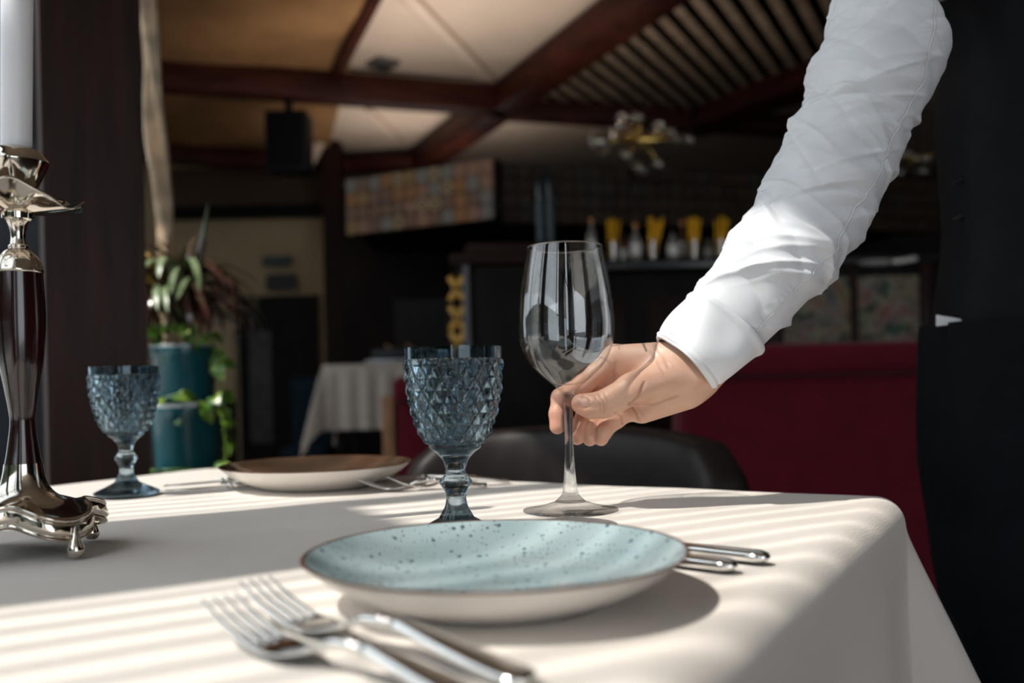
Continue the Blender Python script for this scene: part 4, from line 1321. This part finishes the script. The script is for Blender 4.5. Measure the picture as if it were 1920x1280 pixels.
m3, m3b = T(748, 896, TZ + 0.004), T(900, 899, TZ + 0.004)
knife_at(m3b, m3b + (m3 - m3b).normalized() * 0.19, 'dark knife lying behind the far pair of forks', 'far knives')
# ---------------------------------------------------------------- the person
def surface_nets(f, org, h):
    """vertices and quads of the zero level of a sampled distance field"""
    nx, ny, nz = f.shape
    ins = f < 0
    cs_ = (nx - 1, ny - 1, nz - 1)
    acc = np.zeros(cs_ + (3,), np.float32); cnt = np.zeros(cs_, np.int16)
    def sub(a, o): return a[o[0]:o[0] + cs_[0], o[1]:o[1] + cs_[1], o[2]:o[2] + cs_[2]]
    corners = [(i, j, k) for i in (0, 1) for j in (0, 1) for k in (0, 1)]
    for c0 in corners:
        for axx in range(3):
            if c0[axx]: continue
            c1_ = list(c0); c1_[axx] = 1; c1_ = tuple(c1_)
            a, b = sub(f, c0), sub(f, c1_)
            m = sub(ins, c0) != sub(ins, c1_)
            t = np.where(m, a / np.where(m, a - b, 1), 0)
            for q in range(3):
                acc[..., q] += np.where(m, c0[q] + (t if q == axx else 0), 0)
            cnt += m
    act = cnt > 0
    idx = -np.ones(cs_, np.int64)
    idx[act] = np.arange(act.sum())
    ijk = np.argwhere(act)
    v = (ijk + acc[act] / cnt[act][:, None]) * h + np.asarray(org)
    quads = []
    for axx in range(3):
        o = [q for q in range(3) if q != axx]
        sl0 = [slice(None)] * 3; sl1 = [slice(None)] * 3
        sl0[axx] = slice(0, -1); sl1[axx] = slice(1, None)
        A, B = ins[tuple(sl0)], ins[tuple(sl1)]
        for flip in (0, 1):
            m = (A & ~B) if not flip else (~A & B)
            e = np.argwhere(m)
            e = e[(e[:, o[0]] > 0) & (e[:, o[1]] > 0)]
            e = e[(e[:, o[0]] < cs_[o[0]]) & (e[:, o[1]] < cs_[o[1]])]
            qs = []
            for d0, d1 in ((1, 1), (0, 1), (0, 0), (1, 0)):
                c = e.copy(); c[:, o[0]] -= d0; c[:, o[1]] -= d1
                qs.append(idx[c[:, 0], c[:, 1], c[:, 2]])
            q4 = np.stack(qs, 1)
            q4 = q4[(q4 >= 0).all(1)]
            rev = (flip == 1) ^ (axx == 1)
            quads.append(q4[:, ::-1] if rev else q4)
    return v, np.concatenate(quads)

class Field:
    def __init__(self, lo, hi, h):
        self.h = h; self.lo = np.array(lo, np.float32)
        ns = [int((b - a) / h) + 2 for a, b in zip(lo, hi)]
        g = [np.arange(n, dtype=np.float32) * h + l for n, l in zip(ns, lo)]
        self.X, self.Y, self.Z = np.meshgrid(*g, indexing='ij')
        self.f = np.full(self.X.shape, 1.0, np.float32)
    def cone(self, a, b, ra, rb):
        a = np.asarray(a, np.float32); b = np.asarray(b, np.float32); d = b - a
        L2_ = float((d * d).sum()) + 1e-12
        px, py, pz = self.X - a[0], self.Y - a[1], self.Z - a[2]
        t = np.clip((px * d[0] + py * d[1] + pz * d[2]) / L2_, 0, 1)
        return np.sqrt((px - t * d[0]) ** 2 + (py - t * d[1]) ** 2 + (pz - t * d[2]) ** 2) - (ra + t * (rb - ra))
    def ell(self, c, r):
        q = np.sqrt(((self.X - c[0]) / r[0]) ** 2 + ((self.Y - c[1]) / r[1]) ** 2 + ((self.Z - c[2]) / r[2]) ** 2)
        return (q - 1) * min(r)
    def add(self, g, k=0.0):
        self.f = smin(self.f, g, k)
def smin(a, b, k):
    if k <= 0: return np.minimum(a, b)
    hh = np.maximum(k - np.abs(a - b), 0) / k
    return np.minimum(a, b) - hh * hh * k * 0.25
def chain(F_, pts, k=0.004):
    """pts: list of (point, radius) -> one smooth limb"""
    g = None
    for (a, ra), (b, rb) in zip(pts, pts[1:]):
        c = F_.cone(a, b, ra, rb)
        g = c if g is None else smin(g, c, k)
    return g

D0 = wp_.y
def J(x, y, dl): return P(x, y, D0 + dl / 1000.0)
mm = 1e-3
Hd = Field(tuple(np.array(J(1010, 850, -40)) - [0.0, 0.0, 0.0]), tuple(J(1430, 590, 75)), 0.00115)
palm = [((1262, 669, 20), 16.5, (1153, 669, 32), 13),
        ((1270, 682, 25), 18, (1156, 697, 37), 13),
        ((1280, 697, 25), 18, (1165, 735, 34), 12.5),
        ((1292, 716, 18), 18, (1173, 768, 26), 12),
        ((1285, 735, 10), 18.5, (1205, 770, 15), 13.0)]
body_f = None
for a, ra, b, rb in palm:
    c = Hd.cone(J(*a), J(*b), ra * mm, rb * mm)
    body_f = c if body_f is None else smin(body_f, c, 0.012)
# thenar pad and wrist
for a, ra, b, rb, k in (((1262, 702, 6), 21, (1192, 726, -3), 15.5, 0.012),
                        ((1300, 672, 18), 24, (1400, 590, 16), 27, 0.016), ((1312, 700, 14), 24, (1400, 605, 16), 27, 0.016)):
    body_f = smin(body_f, Hd.cone(J(*a), J(*b), ra * mm, rb * mm), k)
thumb = chain(Hd, [(J(1200, 724, -2), 15.5 * mm), (J(1178, 733, -6), 15 * mm), (J(1152, 748, -9), 13.6 * mm), (J(1132, 758, -10), 13.2 * mm), (J(1108, 761, -9), 12.0 * mm), (J(1090, 757, -8), 10.4 * mm)], 0.006)
body_f = smin(body_f, thumb, 0.007)
index = chain(Hd, [(J(1152, 669, 32), 12.5 * mm), (J(1118, 700, 30), 10.8 * mm), (J(1092, 722, 26), 10.6 * mm), (J(1068, 735, 19), 9.4 * mm), (J(1051, 745, 15), 9.4 * mm), (J(1046, 775, 11), 8.9 * mm), (J(1045, 799, 8), 8.2 * mm)], 0.004)
middle = chain(Hd, [(J(1156, 697, 37), 12.5 * mm), (J(1130, 728, 40), 10.8 * mm), (J(1108, 755, 40), 10.6 * mm), (J(1097, 778, 30), 9.4 * mm), (J(1090, 795, 24), 9.2 * mm), (J(1082, 819, 15), 8.2 * mm)], 0.004)
ring = chain(Hd, [(J(1165, 735, 35), 12 * mm), (J(1140, 762, 36), 10.4 * mm), (J(1122, 782, 33), 10 * mm), (J(1112, 800, 24), 9 * mm), (J(1106, 822, 15), 7.9 * mm)], 0.004)
pinky = chain(Hd, [(J(1174, 768, 26), 11.5 * mm), (J(1155, 785, 24), 10 * mm), (J(1141, 795, 20), 9.4 * mm), (J(1132, 808, 15), 8.6 * mm), (J(1127, 822, 12), 7.7 * mm)], 0.004)
fing = None
for g in (index, middle, ring, pinky):
    fing = g if fing is None else np.minimum(fing, g)
Hd.f = smin(body_f, fing, 0.0045)
hv, hq = surface_nets(Hd.f, Hd.lo, Hd.h)
# relax the voxel steps
def relax(v, q, n, lam=0.5):
    e = np.concatenate([q[:, [0, 1]], q[:, [1, 2]], q[:, [2, 3]], q[:, [3, 0]]])
    e = np.concatenate([e, e[:, ::-1]])
    deg = np.bincount(e[:, 0], minlength=len(v)).astype(float)[:, None]
    for it in range(n):
        s = np.zeros_like(v)
        for c in range(3):
            s[:, c] = np.bincount(e[:, 0], weights=v[e[:, 1], c], minlength=len(v))
        l_ = s / np.maximum(deg, 1) - v
        v = v + (lam if it % 2 == 0 else -lam * 1.02) * l_
    return v
hv = relax(hv, hq, 6)
def normals(v, q):
    n = np.cross(v[q[:, 2]] - v[q[:, 0]], v[q[:, 3]] - v[q[:, 1]])
    out = np.zeros_like(v)
    for k in range(4):
        for c in range(3):
            out[:, c] += np.bincount(q[:, k], weights=n[:, c], minlength=len(v))
    return out / np.maximum(np.linalg.norm(out, axis=1, keepdims=True), 1e-12)
hn = normals(hv, hq)
if ((hv - hv.mean(0)) * hn).sum() < 0:
    hq = hq[:, ::-1]; hn = -hn
hx, hy = proj(hv)
front = np.clip((-hn[:, 1]) * 2.0, 0, 1)
def seg_dist(pts):
    d = np.full(len(hv), 1e9)
    for (x0, y0), (x1, y1) in zip(pts, pts[1:]):
        dx, dy = x1 - x0, y1 - y0
        t = np.clip(((hx - x0) * dx + (hy - y0) * dy) / (dx * dx + dy * dy), 0, 1)
        d = np.minimum(d, np.hypot(hx - x0 - t * dx, hy - y0 - t * dy))
    return d
def Zc(*pts): return [(1000 + a / 4.8, 600 + b / 4.8) for a, b in pts]
disp = np.zeros(len(hv)); crease_shadow = np.zeros(len(hv))
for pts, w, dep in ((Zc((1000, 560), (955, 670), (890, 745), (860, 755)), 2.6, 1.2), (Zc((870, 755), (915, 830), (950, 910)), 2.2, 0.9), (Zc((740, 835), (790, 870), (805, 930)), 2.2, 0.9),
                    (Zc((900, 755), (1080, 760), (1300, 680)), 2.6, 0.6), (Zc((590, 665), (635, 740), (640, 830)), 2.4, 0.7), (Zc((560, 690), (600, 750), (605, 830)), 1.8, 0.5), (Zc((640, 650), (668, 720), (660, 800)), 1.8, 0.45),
                    (Zc((740, 385), (720, 470), (735, 540)), 3.5, 0.5), (Zc((1120, 260), (1180, 350), (1215, 420)), 3.2, 0.5), (Zc((1060, 280), (1130, 400), (1175, 480)), 3.0, 0.4),  # last two lines copy the glass's cast shadow on the wrist
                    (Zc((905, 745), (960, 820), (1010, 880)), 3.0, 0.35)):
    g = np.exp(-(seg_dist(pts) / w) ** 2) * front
    disp -= dep * mm * g; crease_shadow = np.maximum(crease_shadow, g * min(1, dep))
# thumb nail: flat oval sunk at its border
nu_ = (hx - 1097) / 8.5; nv_ = (hy - 753.5) / 10.0
rr_ = np.hypot(nu_, nv_)
nail = np.clip((1.0 - rr_) * 5, 0, 1) * front
disp -= 0.9 * mm * np.exp(-((rr_ - 1.08) / 0.24) ** 2) * front * (hx > 1092)
disp += 0.25 * mm * nail
# knuckle dimples and soft tendons
hv = hv + hn * disp[:, None]
base_c = np.array([0.68, 0.41, 0.29]); red_c = np.array([0.58, 0.25, 0.17]); pale_c = np.array([0.76, 0.51, 0.40])
nz_ = 0.5 + 0.25 * np.sin(hv[:, 0] * 310 + 3 * np.sin(hv[:, 2] * 190)) + 0.25 * np.sin(hv[:, 2] * 270 + 2 * np.sin(hv[:, 1] * 240))
fingers = np.clip((1150 - hx) / 70, 0, 1)
mixr = np.clip(0.10 + 0.55 * fingers * np.clip((hy - 690) / 90, 0.25, 1) + 0.25 * (nz_ - 0.5), 0, 1)
colr = base_c * (1 - mixr[:, None]) + red_c * mixr[:, None]
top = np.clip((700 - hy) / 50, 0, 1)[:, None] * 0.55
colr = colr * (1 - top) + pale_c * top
colr = colr * (1 - 0.45 * crease_shadow[:, None]) + np.array([0.30, 0.08, 0.05]) * (0.45 * crease_shadow[:, None])  # creases and painted shadow lines darkened in the skin colour
colr = colr * (1 - 0.55 * nail[:, None]) + np.array([0.76, 0.47, 0.39]) * (0.55 * nail[:, None])
tat = np.zeros(len(hv))
for pts, w, s in ((Zc((965, 178), (985, 205), (1016, 275)), 1.7, 0.85), (Zc((700, 232), (770, 222), (860, 205)), 1.1, 0.55), (Zc((765, 225), (772, 262)), 1.0, 0.4)):
    tat = np.maximum(tat, s * np.clip(1.6 - seg_dist(pts) / w, 0, 1) * (hn[:, 1] < 0.35))
colr = colr * (1 - tat[:, None]) + np.array([0.035, 0.04, 0.045]) * tat[:, None]

def skin_material():
    m = bpy.data.materials.new('skin'); m.use_nodes = True
    nt = m.node_tree; N = nt.nodes; L = nt.links
    b = N['Principled BSDF']; b.inputs['Roughness'].default_value = 0.42
    b.inputs['Subsurface Weight'].default_value = 0.18
    b.inputs['Subsurface Radius'].default_value = (0.010, 0.004, 0.002)
    b.inputs['Subsurface Scale'].default_value = 0.5
    at_ = N.new('ShaderNodeAttribute'); at_.attribute_name = 'skin_tone'
    L.new(at_.outputs['Color'], b.inputs['Base Color'])
    tc = N.new('ShaderNodeTexCoord')
    v = N.new('ShaderNodeTexVoronoi'); v.inputs['Scale'].default_value = 900
    L.new(tc.outputs['Object'], v.inputs['Vector'])
    bp = N.new('ShaderNodeBump'); bp.inputs['Strength'].default_value = 0.22; bp.inputs['Distance'].default_value = 0.0004
    L.new(v.outputs['Distance'], bp.inputs['Height']); L.new(bp.outputs['Normal'], b.inputs['Normal'])
    return m
skin = skin_material()

# coarse rest of the body (inside the clothes) with neck and head
PY = 1.25
PX = P(2030, 600, PY).x                       # middle of the torso
person = empty('person', (PX, PY + 0.01, 0))
tag(person, 'waiter in white shirt and black vest holding the wine glass', 'person')
SH = P(1690, -270, 1.04)                      # shoulder of the reaching arm
EB = P(1652, 110, 0.990)                      # elbow
WR = J(1400, 596, 16)
Bd = Field((PX - 0.46, PY - 0.36, 0.0), (PX + 0.36, PY + 0.26, 1.92), 0.012)
for a, b, ra, rb in (((PX - 0.10, PY, 0.93), (PX - 0.10, PY, 0.50), 0.085, 0.062), ((PX - 0.10, PY, 0.50), (PX - 0.10, PY + 0.01, 0.10), 0.060, 0.042), ((PX + 0.10, PY, 0.93), (PX + 0.10, PY, 0.50), 0.085, 0.062), ((PX + 0.10, PY, 0.50), (PX + 0.10, PY + 0.01, 0.10), 0.060, 0.042),
                     ((PX - 0.10, PY, 0.06), (PX - 0.11, PY - 0.14, 0.045), 0.045, 0.035), ((PX + 0.10, PY, 0.06), (PX + 0.11, PY - 0.14, 0.045), 0.045, 0.035),
                     ((PX - 0.05, PY, 0.98), (PX - 0.05, PY, 1.36), 0.085, 0.085), ((PX + 0.05, PY, 0.98), (PX + 0.05, PY, 1.36), 0.085, 0.085),
                     ((PX, PY, 1.44), (PX, PY - 0.01, 1.64), 0.056, 0.052), ((PX - 0.11, PY, 1.425), (PX + 0.13, PY, 1.425), 0.045, 0.045),
                     ((PX - 0.12, PY, 1.44), tuple(J(1828, -100, 290)), 0.045, 0.040), (tuple(J(1828, -100, 290)), tuple(J(1758, -94, 230)), 0.040, 0.038), (tuple(J(1758, -94, 230)), tuple(J(1682, -48, 140)), 0.038, 0.035), (tuple(J(1682, -48, 140)), tuple(EB), 0.035, 0.035), ((PX + 0.14, PY, 1.42), (PX + 0.235, PY + 0.02, 1.26), 0.042, 0.042), ((PX + 0.235, PY + 0.02, 1.26), (PX + 0.26, PY + 0.05, 1.14), 0.042, 0.038), ((PX + 0.26, PY + 0.05, 1.14), (PX + 0.04, PY + 0.185, 1.06), 0.036, 0.028), ((PX + 0.04, PY + 0.185, 1.06), (PX - 0.06, PY + 0.19, 1.04), 0.032, 0.024)):
    Bd.add(Bd.cone(a, b, ra, rb), 0.02)
hc = np.array([PX, PY - 0.03, 1.745])
Bd.add(Bd.ell(hc, (0.075, 0.095, 0.115)), 0.03)
Bd.add(Bd.ell(hc + [0, -0.035, -0.07], (0.052, 0.06, 0.055)), 0.03)
Bd.add(Bd.cone(hc + [0, -0.092, 0.015], hc + [0, -0.108, -0.025], 0.012, 0.016), 0.01)
for s in (-1, 1):
    Bd.add(Bd.ell(hc + [s * 0.078, 0.005, -0.01], (0.012, 0.022, 0.032)), 0.008)
    Bd.f = np.maximum(Bd.f, -Bd.ell(hc + [s * 0.032, -0.105, 0.012], (0.018, 0.018, 0.012)))
bv, bq = surface_nets(Bd.f, Bd.lo, Bd.h)
bv = relax(bv, bq, 4)
bn = normals(bv, bq)
if ((bv - bv.mean(0)) * bn).sum() < 0: bq = bq[:, ::-1]
# forearm inside the sleeve joins elbow and wrist
fl_ = []
ev = np.array(EB); wv_ = np.array(WR)
axd = (wv_ - ev) / np.linalg.norm(wv_ - ev)
s1 = np.cross(axd, [0, 1, 0]); s1 /= np.linalg.norm(s1); s2_ = np.cross(s1, axd)
for k in range(12):
    t = k / 11
    for i in range(20):
        a = 2 * math.pi * i / 20
        fl_.append(ev + (wv_ - ev) * t + (0.043 - 0.016 * t) * (s1 * math.cos(a) + s2_ * math.sin(a)))
fq = np.array(grid_faces(20, 12, wrap=True))
allv = np.concatenate([hv, bv, np.array(fl_)])
allq = np.concatenate([hq, bq + len(hv), fq + len(hv) + len(bv)])
bodyo = mesh('body', allv - np.array(person.location), allq, skin, person)
ca_ = bodyo.data.color_attributes.new('skin_tone', 'FLOAT_COLOR', 'POINT')
cc = np.ones((len(allv), 4), np.float32)
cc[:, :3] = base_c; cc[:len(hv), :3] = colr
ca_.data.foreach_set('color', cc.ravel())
# eyes, mouth, hair
PL = np.array(person.location)
eye_m = M('eye_dark', (0.03, 0.02, 0.015, 1), 0.15)
for s in (-1, 1):
    e = hc + [s * 0.032, -0.088, 0.012] - PL
    lathe('eye', [(0, -0.010), (0.007, -0.007), (0.010, 0), (0.007, 0.007), (0, 0.010)], eye_m, bodyo, seg=14, loc=tuple(e))
tube('lips', [Vector(hc + [x_, y_, -0.063] - PL) for x_, y_ in ((-0.024, -0.086), (-0.012, -0.092), (0, -0.0945), (0.012, -0.092), (0.024, -0.086))], [0.002, 0.0042, 0.005, 0.0042, 0.002], M('lip', (0.42, 0.15, 0.12, 1), 0.4), bodyo, seg=8)
for s_ in (-1, 1):
    tube('eyebrow', [Vector(hc + [s_ * x_, y_, z_] - PL) for x_, y_, z_ in ((0.016, -0.094, 0.030), (0.032, -0.089, 0.035), (0.048, -0.077, 0.030))], [0.002, 0.003, 0.0015], M('brow', (0.02, 0.012, 0.008, 1), 0.7), bodyo, seg=6)
hair_m = M('dark_brown_hair', (0.02, 0.012, 0.008, 1), 0.5, var=0.4, scale=60, stretch=(1, 1, 0.3), bump=0.6)
vv = []
for j in range(18):
    for i in range(40):
        th = j / 17 * 1.85; ph = 2 * math.pi * i / 40
        lim = 1.0 if math.sin(ph) > -0.25 else 0.62
        th *= lim
        vv.append(tuple(hc - PL + np.array([0.084 * math.sin(th) * math.cos(ph), 0.106 * math.sin(th) * math.sin(ph), 0.126 * math.cos(th)])))
mesh('hair', vv, grid_faces(40, 18, wrap=True), hair_m, bodyo)

# ---- shirt sleeve
shirt_m = M('white_shirt_cotton', (0.78, 0.79, 0.82, 1), 0.75, var=0.015, scale=30, bump=0.12, bscale=1400, sheen=0.1)
prs = [((1236, 634), (1331, 733), 10), ((1258, 600), (1372, 706), 12), ((1306, 538), (1436, 643), 16), ((1340, 488), (1497, 582), 18), ((1382, 420), (1544, 528), 22), ((1410, 380), (1592, 463), 26), ((1440, 319), (1642, 386), 32),
       ((1476, 244), (1680, 312), 38), ((1504, 198), (1712, 249), 44), ((1516, 150), (1746, 178), 48), ((1530, 105), (1767, 107), 52), ((1545, 55), (1758, 52), 58), ((1560, 0), (1728, 0), 72), ((1598, -85), (1765, -14), 140), ((1700, -170), (1818, -20), 230), ((1795, -190), (1860, -10), 290)]
cents, half = [], []
for l_, r_, dl in prs:
    a, b = J(l_[0], l_[1], dl), J(r_[0], r_[1], dl)
    cents.append(tuple((a + b) / 2)); half.append((a - b).length / 2)
NA, NT = 200, 420
cc_ = spline(cents, NT); hh_ = spline([[h] for h in half], NT)[:, 0]
lefts = spline([tuple(J(l_[0], l_[1], dl)) for l_, r_, dl in prs], NT)
arcl = np.concatenate([[0], np.cumsum(np.linalg.norm(np.diff(cc_, axis=0), axis=1))])
ph = np.linspace(0, 2 * math.pi, NA, endpoint=False)
AR, PHI = np.meshgrid(arcl, ph, indexing='ij')
wr_ = np.zeros_like(AR)
rw = np.random.RandomState(12)
def wrinkle(s0, p0, tilt, ln, wd, amp):
    dphi = (PHI - p0 + math.pi) % (2 * math.pi) - math.pi
    l_ = dphi * 0.055
    s_ = AR - s0 - tilt * l_ + 0.10 * l_ * l_ / 0.03
    return amp * np.exp(-np.abs(s_ / wd) ** 1.4) * np.exp(-(l_ / ln) ** 2)
for k in range(210):
    s0 = 0.075 + rw.rand() ** 0.8 * 0.48
    big = rw.rand()
    wr_ += wrinkle(s0, rw.rand() * 6.283, rw.uniform(-0.9, 0.9), 0.02 + 0.05 * rw.rand(), 0.0028 + 0.0065 * rw.rand() ** 2, rw.choice([-1, 1, 1]) * (0.0012 + 0.0030 * big ** 2) * (1.0 if s0 < 0.34 else 0.55))
for s0, p0, tl, ln, wd, am in ((0.30, 0.6, 0.7, 0.07, 0.016, -0.006), (0.34, 5.2, -0.6, 0.08, 0.018, 0.006), (0.38, 1.0, -0.5, 0.07, 0.016, 0.006), (0.42, 4.9, 0.5, 0.08, 0.018, -0.006), (0.25, 4.6, 0.3, 0.09, 0.014, 0.004), (0.13, 4.4, -0.4, 0.08, 0.010, 0.004), (0.18, 5.4, 0.5, 0.06, 0.011, -0.004), (0.10, 4.9, 0.3, 0.05, 0.009, -0.003), (0.46, 4.4, 0.8, 0.07, 0.015, 0.005), (0.28, 3.3, -0.3, 0.08, 0.012, 0.004), (0.16, 3.2, 0.2, 0.08, 0.010, 0.004), (0.21, 2.9, -0.2, 0.08, 0.010, 0.005)):
    wr_ += wrinkle(s0, p0, tl, ln, wd, am)
# long seam along the underside of the sleeve
seam_p = 4.13
dph = (PHI - seam_p + math.pi) % (2 * math.pi) - math.pi
wr_ += 0.0009 * np.clip(dph / 0.02, -0.5, 0.5) * np.exp(-(dph / 0.16) ** 2) + 0.0004 * np.exp(-((dph - 0.12) / 0.08) ** 2) * np.sin(AR * 800 + 3 * np.sin(AR * 170))
fade = np.clip((AR - 0.05) / 0.03, 0, 1)
wr_ *= fade * 1.35
def frame_rows():
    rows = []
    for k in range(NT):
        t = cc_[min(k + 1, NT - 1)] - cc_[max(k - 1, 0)]; t /= np.linalg.norm(t)
        u = lefts[k] - cc_[k]; u /= np.linalg.norm(u)
        b = np.cross(t, u); b /= np.linalg.norm(b)
        if b[1] > 0: b = -b
        rows.append((u, b))
    return rows
fr_ = frame_rows()
sv = np.zeros((NT, NA, 3))
for k in range(NT):
    u, b = fr_[k]
    r_ = hh_[k] * 0.985
    sv[k] = cc_[k] + (r_ + wr_[k])[:, None] * np.cos(ph)[:, None] * u * 1.0 + (r_ * 0.88 + wr_[k])[:, None] * (np.sin(-ph))[:, None] * b
ns = int(np.searchsorted(arcl, 0.060))
sf = np.array(grid_faces(NA, NT - ns, wrap=True))
slv = mesh('shirt_sleeve', sv[ns:].reshape(-1, 3) - PL, sf, shirt_m, person)
ks = int(np.argmin(np.abs(ph - seam_p)))
sp_ = [Vector(sv[k, ks] + (sv[k, ks] - cc_[k]) / np.linalg.norm(sv[k, ks] - cc_[k]) * 0.0004 - PL) for k in range(ns + 2, NT, 3)]
tube('seam', sp_, 0.0011, shirt_m, slv, seg=6)
# cuff: doubled cloth with a stitched edge
nc = int(np.searchsorted(arcl, 0.066))
lay = []
for k in range(nc):
    u, b = fr_[k]
    s = arcl[k]
    lip = 0.0012 * math.exp(-((s - 0.004) / 0.0015) ** 2) - 0.0009 * math.exp(-((s - 0.0075) / 0.0012) ** 2) + 0.0022 * math.exp(-((s - 0.061) / 0.004) ** 2)
    wob = 0.0018 * np.sin(ph * 3 + s * 60) + 0.0012 * np.sin(ph * 5 + 2 - s * 40) + 0.0012 * np.exp(-(((ph - 4.6) / 0.35) ** 2)) * math.sin(s * 120)
    r_ = hh_[k] + 0.0018 + lip + wob
    lay.append(cc_[k] + r_[:, None] * np.cos(ph)[:, None] * u + (r_ * 0.88)[:, None] * np.sin(-ph)[:, None] * b)
inn_ = [cc_[k] + (l_ - cc_[k]) * (1 - 0.0035 / hh_[k]) for k, l_ in enumerate(lay)]
cvs = np.array(inn_[::-1] + lay).reshape(-1, 3)
cuff = mesh('cuff', cvs - PL, grid_faces(NA, 2 * nc, wrap=True), shirt_m, slv)

# ---- torso clothes built from level sections matched to the outline
vest_m = M('black_vest_wool', (0.0050, 0.0058, 0.0078, 1), 0.65, var=0.2, scale=40, bump=0.15, bscale=900, spec=0.15)
apron_m = M('black_apron_cotton', (0.0040, 0.0052, 0.0072, 1), 0.75, var=0.2, scale=40, bump=0.12, bscale=800, spec=0.12)
VD = 1.05
def torso(name, rows, mat, n=96, cy=PY, ry=0.125, e=0.75, folds=0.002):
    vv = []
    rr = spline(rows, 90)
    for (zz_, xl_, xr_) in rr:
        cx, rx = (xl_ + xr_) / 2, (xr_ - xl_) / 2
        for i in range(n):
            a = 2 * math.pi * i / n
            c, s = math.cos(a), math.sin(a)
            w = folds * math.sin(5 * a + zz_ * 9) * math.sin(zz_ * 13)
            vv.append((cx + (rx + w) * math.copysign(abs(c) ** e, c) - PL[0], cy + (ry + w) * math.copysign(abs(s) ** e, s) - PL[1], zz_))
    f = grid_faces(n, 90, wrap=True) + [tuple(reversed(range(n))), tuple(range(89 * n, 90 * n))]
    return mesh(name, vv, f, mat, person)
def row(x, y, half=0.20):
    p = P(x, y, PY)
    return (p.z, p.x, 2 * PX - p.x)
vest = torso('vest', [row(1771, 626), row(1771, 588), row(1779, 519), row(1786, 437), row(1782, 328), row(1775, 219), row(1782, 131), row(1770, 70), row(1735, -10), (1.455, PX - 0.19, PX + 0.19), (1.490, PX - 0.12, PX + 0.12), (1.510, PX - 0.062, PX + 0.062)], vest_m)
apron = torso('apron', [(0.42, P(1835, 1330, PY).x, 2 * PX - P(1835, 1330, PY).x), row(1812, 1275), row(1799, 1195), row(1778, 1078), row(1762, 972), row(1746, 890), row(1740, 800), row(1744, 700), row(1746, 640), row(1748, 608)], apron_m, ry=0.140)
for s in (-1, 1):
    tube('trouser_leg', [Vector((s * 0.10, 0, 0.80)), Vector((s * 0.105, 0, 0.45)), Vector((s * 0.105, 0.0, 0.07))], [0.095, 0.078, 0.07], vest_m, person, seg=24)
    sh = box('shoe', (s * 0.108, -0.07, 0.045), (0.095, 0.29, 0.088), M('black_shoe_leather', (0.008, 0.008, 0.008, 1), 0.25), person, 0.035, seg=3)
# seams, pocket slit and white pocket cloth on the vest front
def on_front(x, y, off=0.0):
    """point on the front of the vest seen at pixel x, y"""
    p = P(x, y, PY - 0.125)
    hw = PX - P(1780, 450, PY).x
    c = min(0.995, abs((p.x - PX) / hw))
    yy = PY - 0.125 * (1 - c ** (2 / 0.75)) ** (0.75 / 2)
    q = P(x, y, yy - off)
    return Vector((q.x - PL[0], q.y - PL[1], q.z))
for pts in (((1786, 346), (1830, 322), (1880, 300), (1925, 284)), ((1788, 412), (1830, 394), (1880, 374), (1925, 358)), ((1786, 592), (1815, 584), (1862, 573)), ((1786, 597), (1820, 592), (1866, 577))):
    tube('seam', [on_front(x, y, 0.004) for x, y in pts], 0.0026, M('black_seam', (0.003, 0.003, 0.004, 1), 0.8), vest, seg=6)
a, b, c, d = on_front(1757, 590, 0.012), on_front(1757, 611, 0.012), on_front(1788, 608, 0.016), on_front(1816, 600, 0.016)
nrm = Vector((0, -0.0015, 0))
pk = [a, b, c, d]
vv = [tuple(p) for p in pk] + [tuple(p - nrm * 2) for p in pk]
mesh('pocket_cloth', vv, [(0, 1, 2, 3), (7, 6, 5, 4), (0, 4, 5, 1), (1, 5, 6, 2), (2, 6, 7, 3), (3, 7, 4, 0)], M('white_pocket_cloth', (0.75, 0.77, 0.80, 1), 0.8, var=0.02), vest, smooth=False)
# other shirt sleeve, its arm folded behind the back, and the collar
sl2 = spline([(0.13, 0, 1.42), (0.195, 0.01, 1.36), (0.245, 0.02, 1.25), (0.265, 0.05, 1.13), (0.18, 0.13, 1.095), (0.05, 0.185, 1.06)], 30)
tube('shirt_sleeve', [Vector(p) - Vector((0, 0.01, 0)) for p in sl2], [float(q) for q in np.linspace(0.078, 0.048, 30)], shirt_m, person, seg=28)
lathe('collar', [(0.070, 1.49), (0.074, 1.51), (0.068, 1.565), (0.064, 1.565), (0.064, 1.50)], shirt_m, person, seg=32, cap=False)
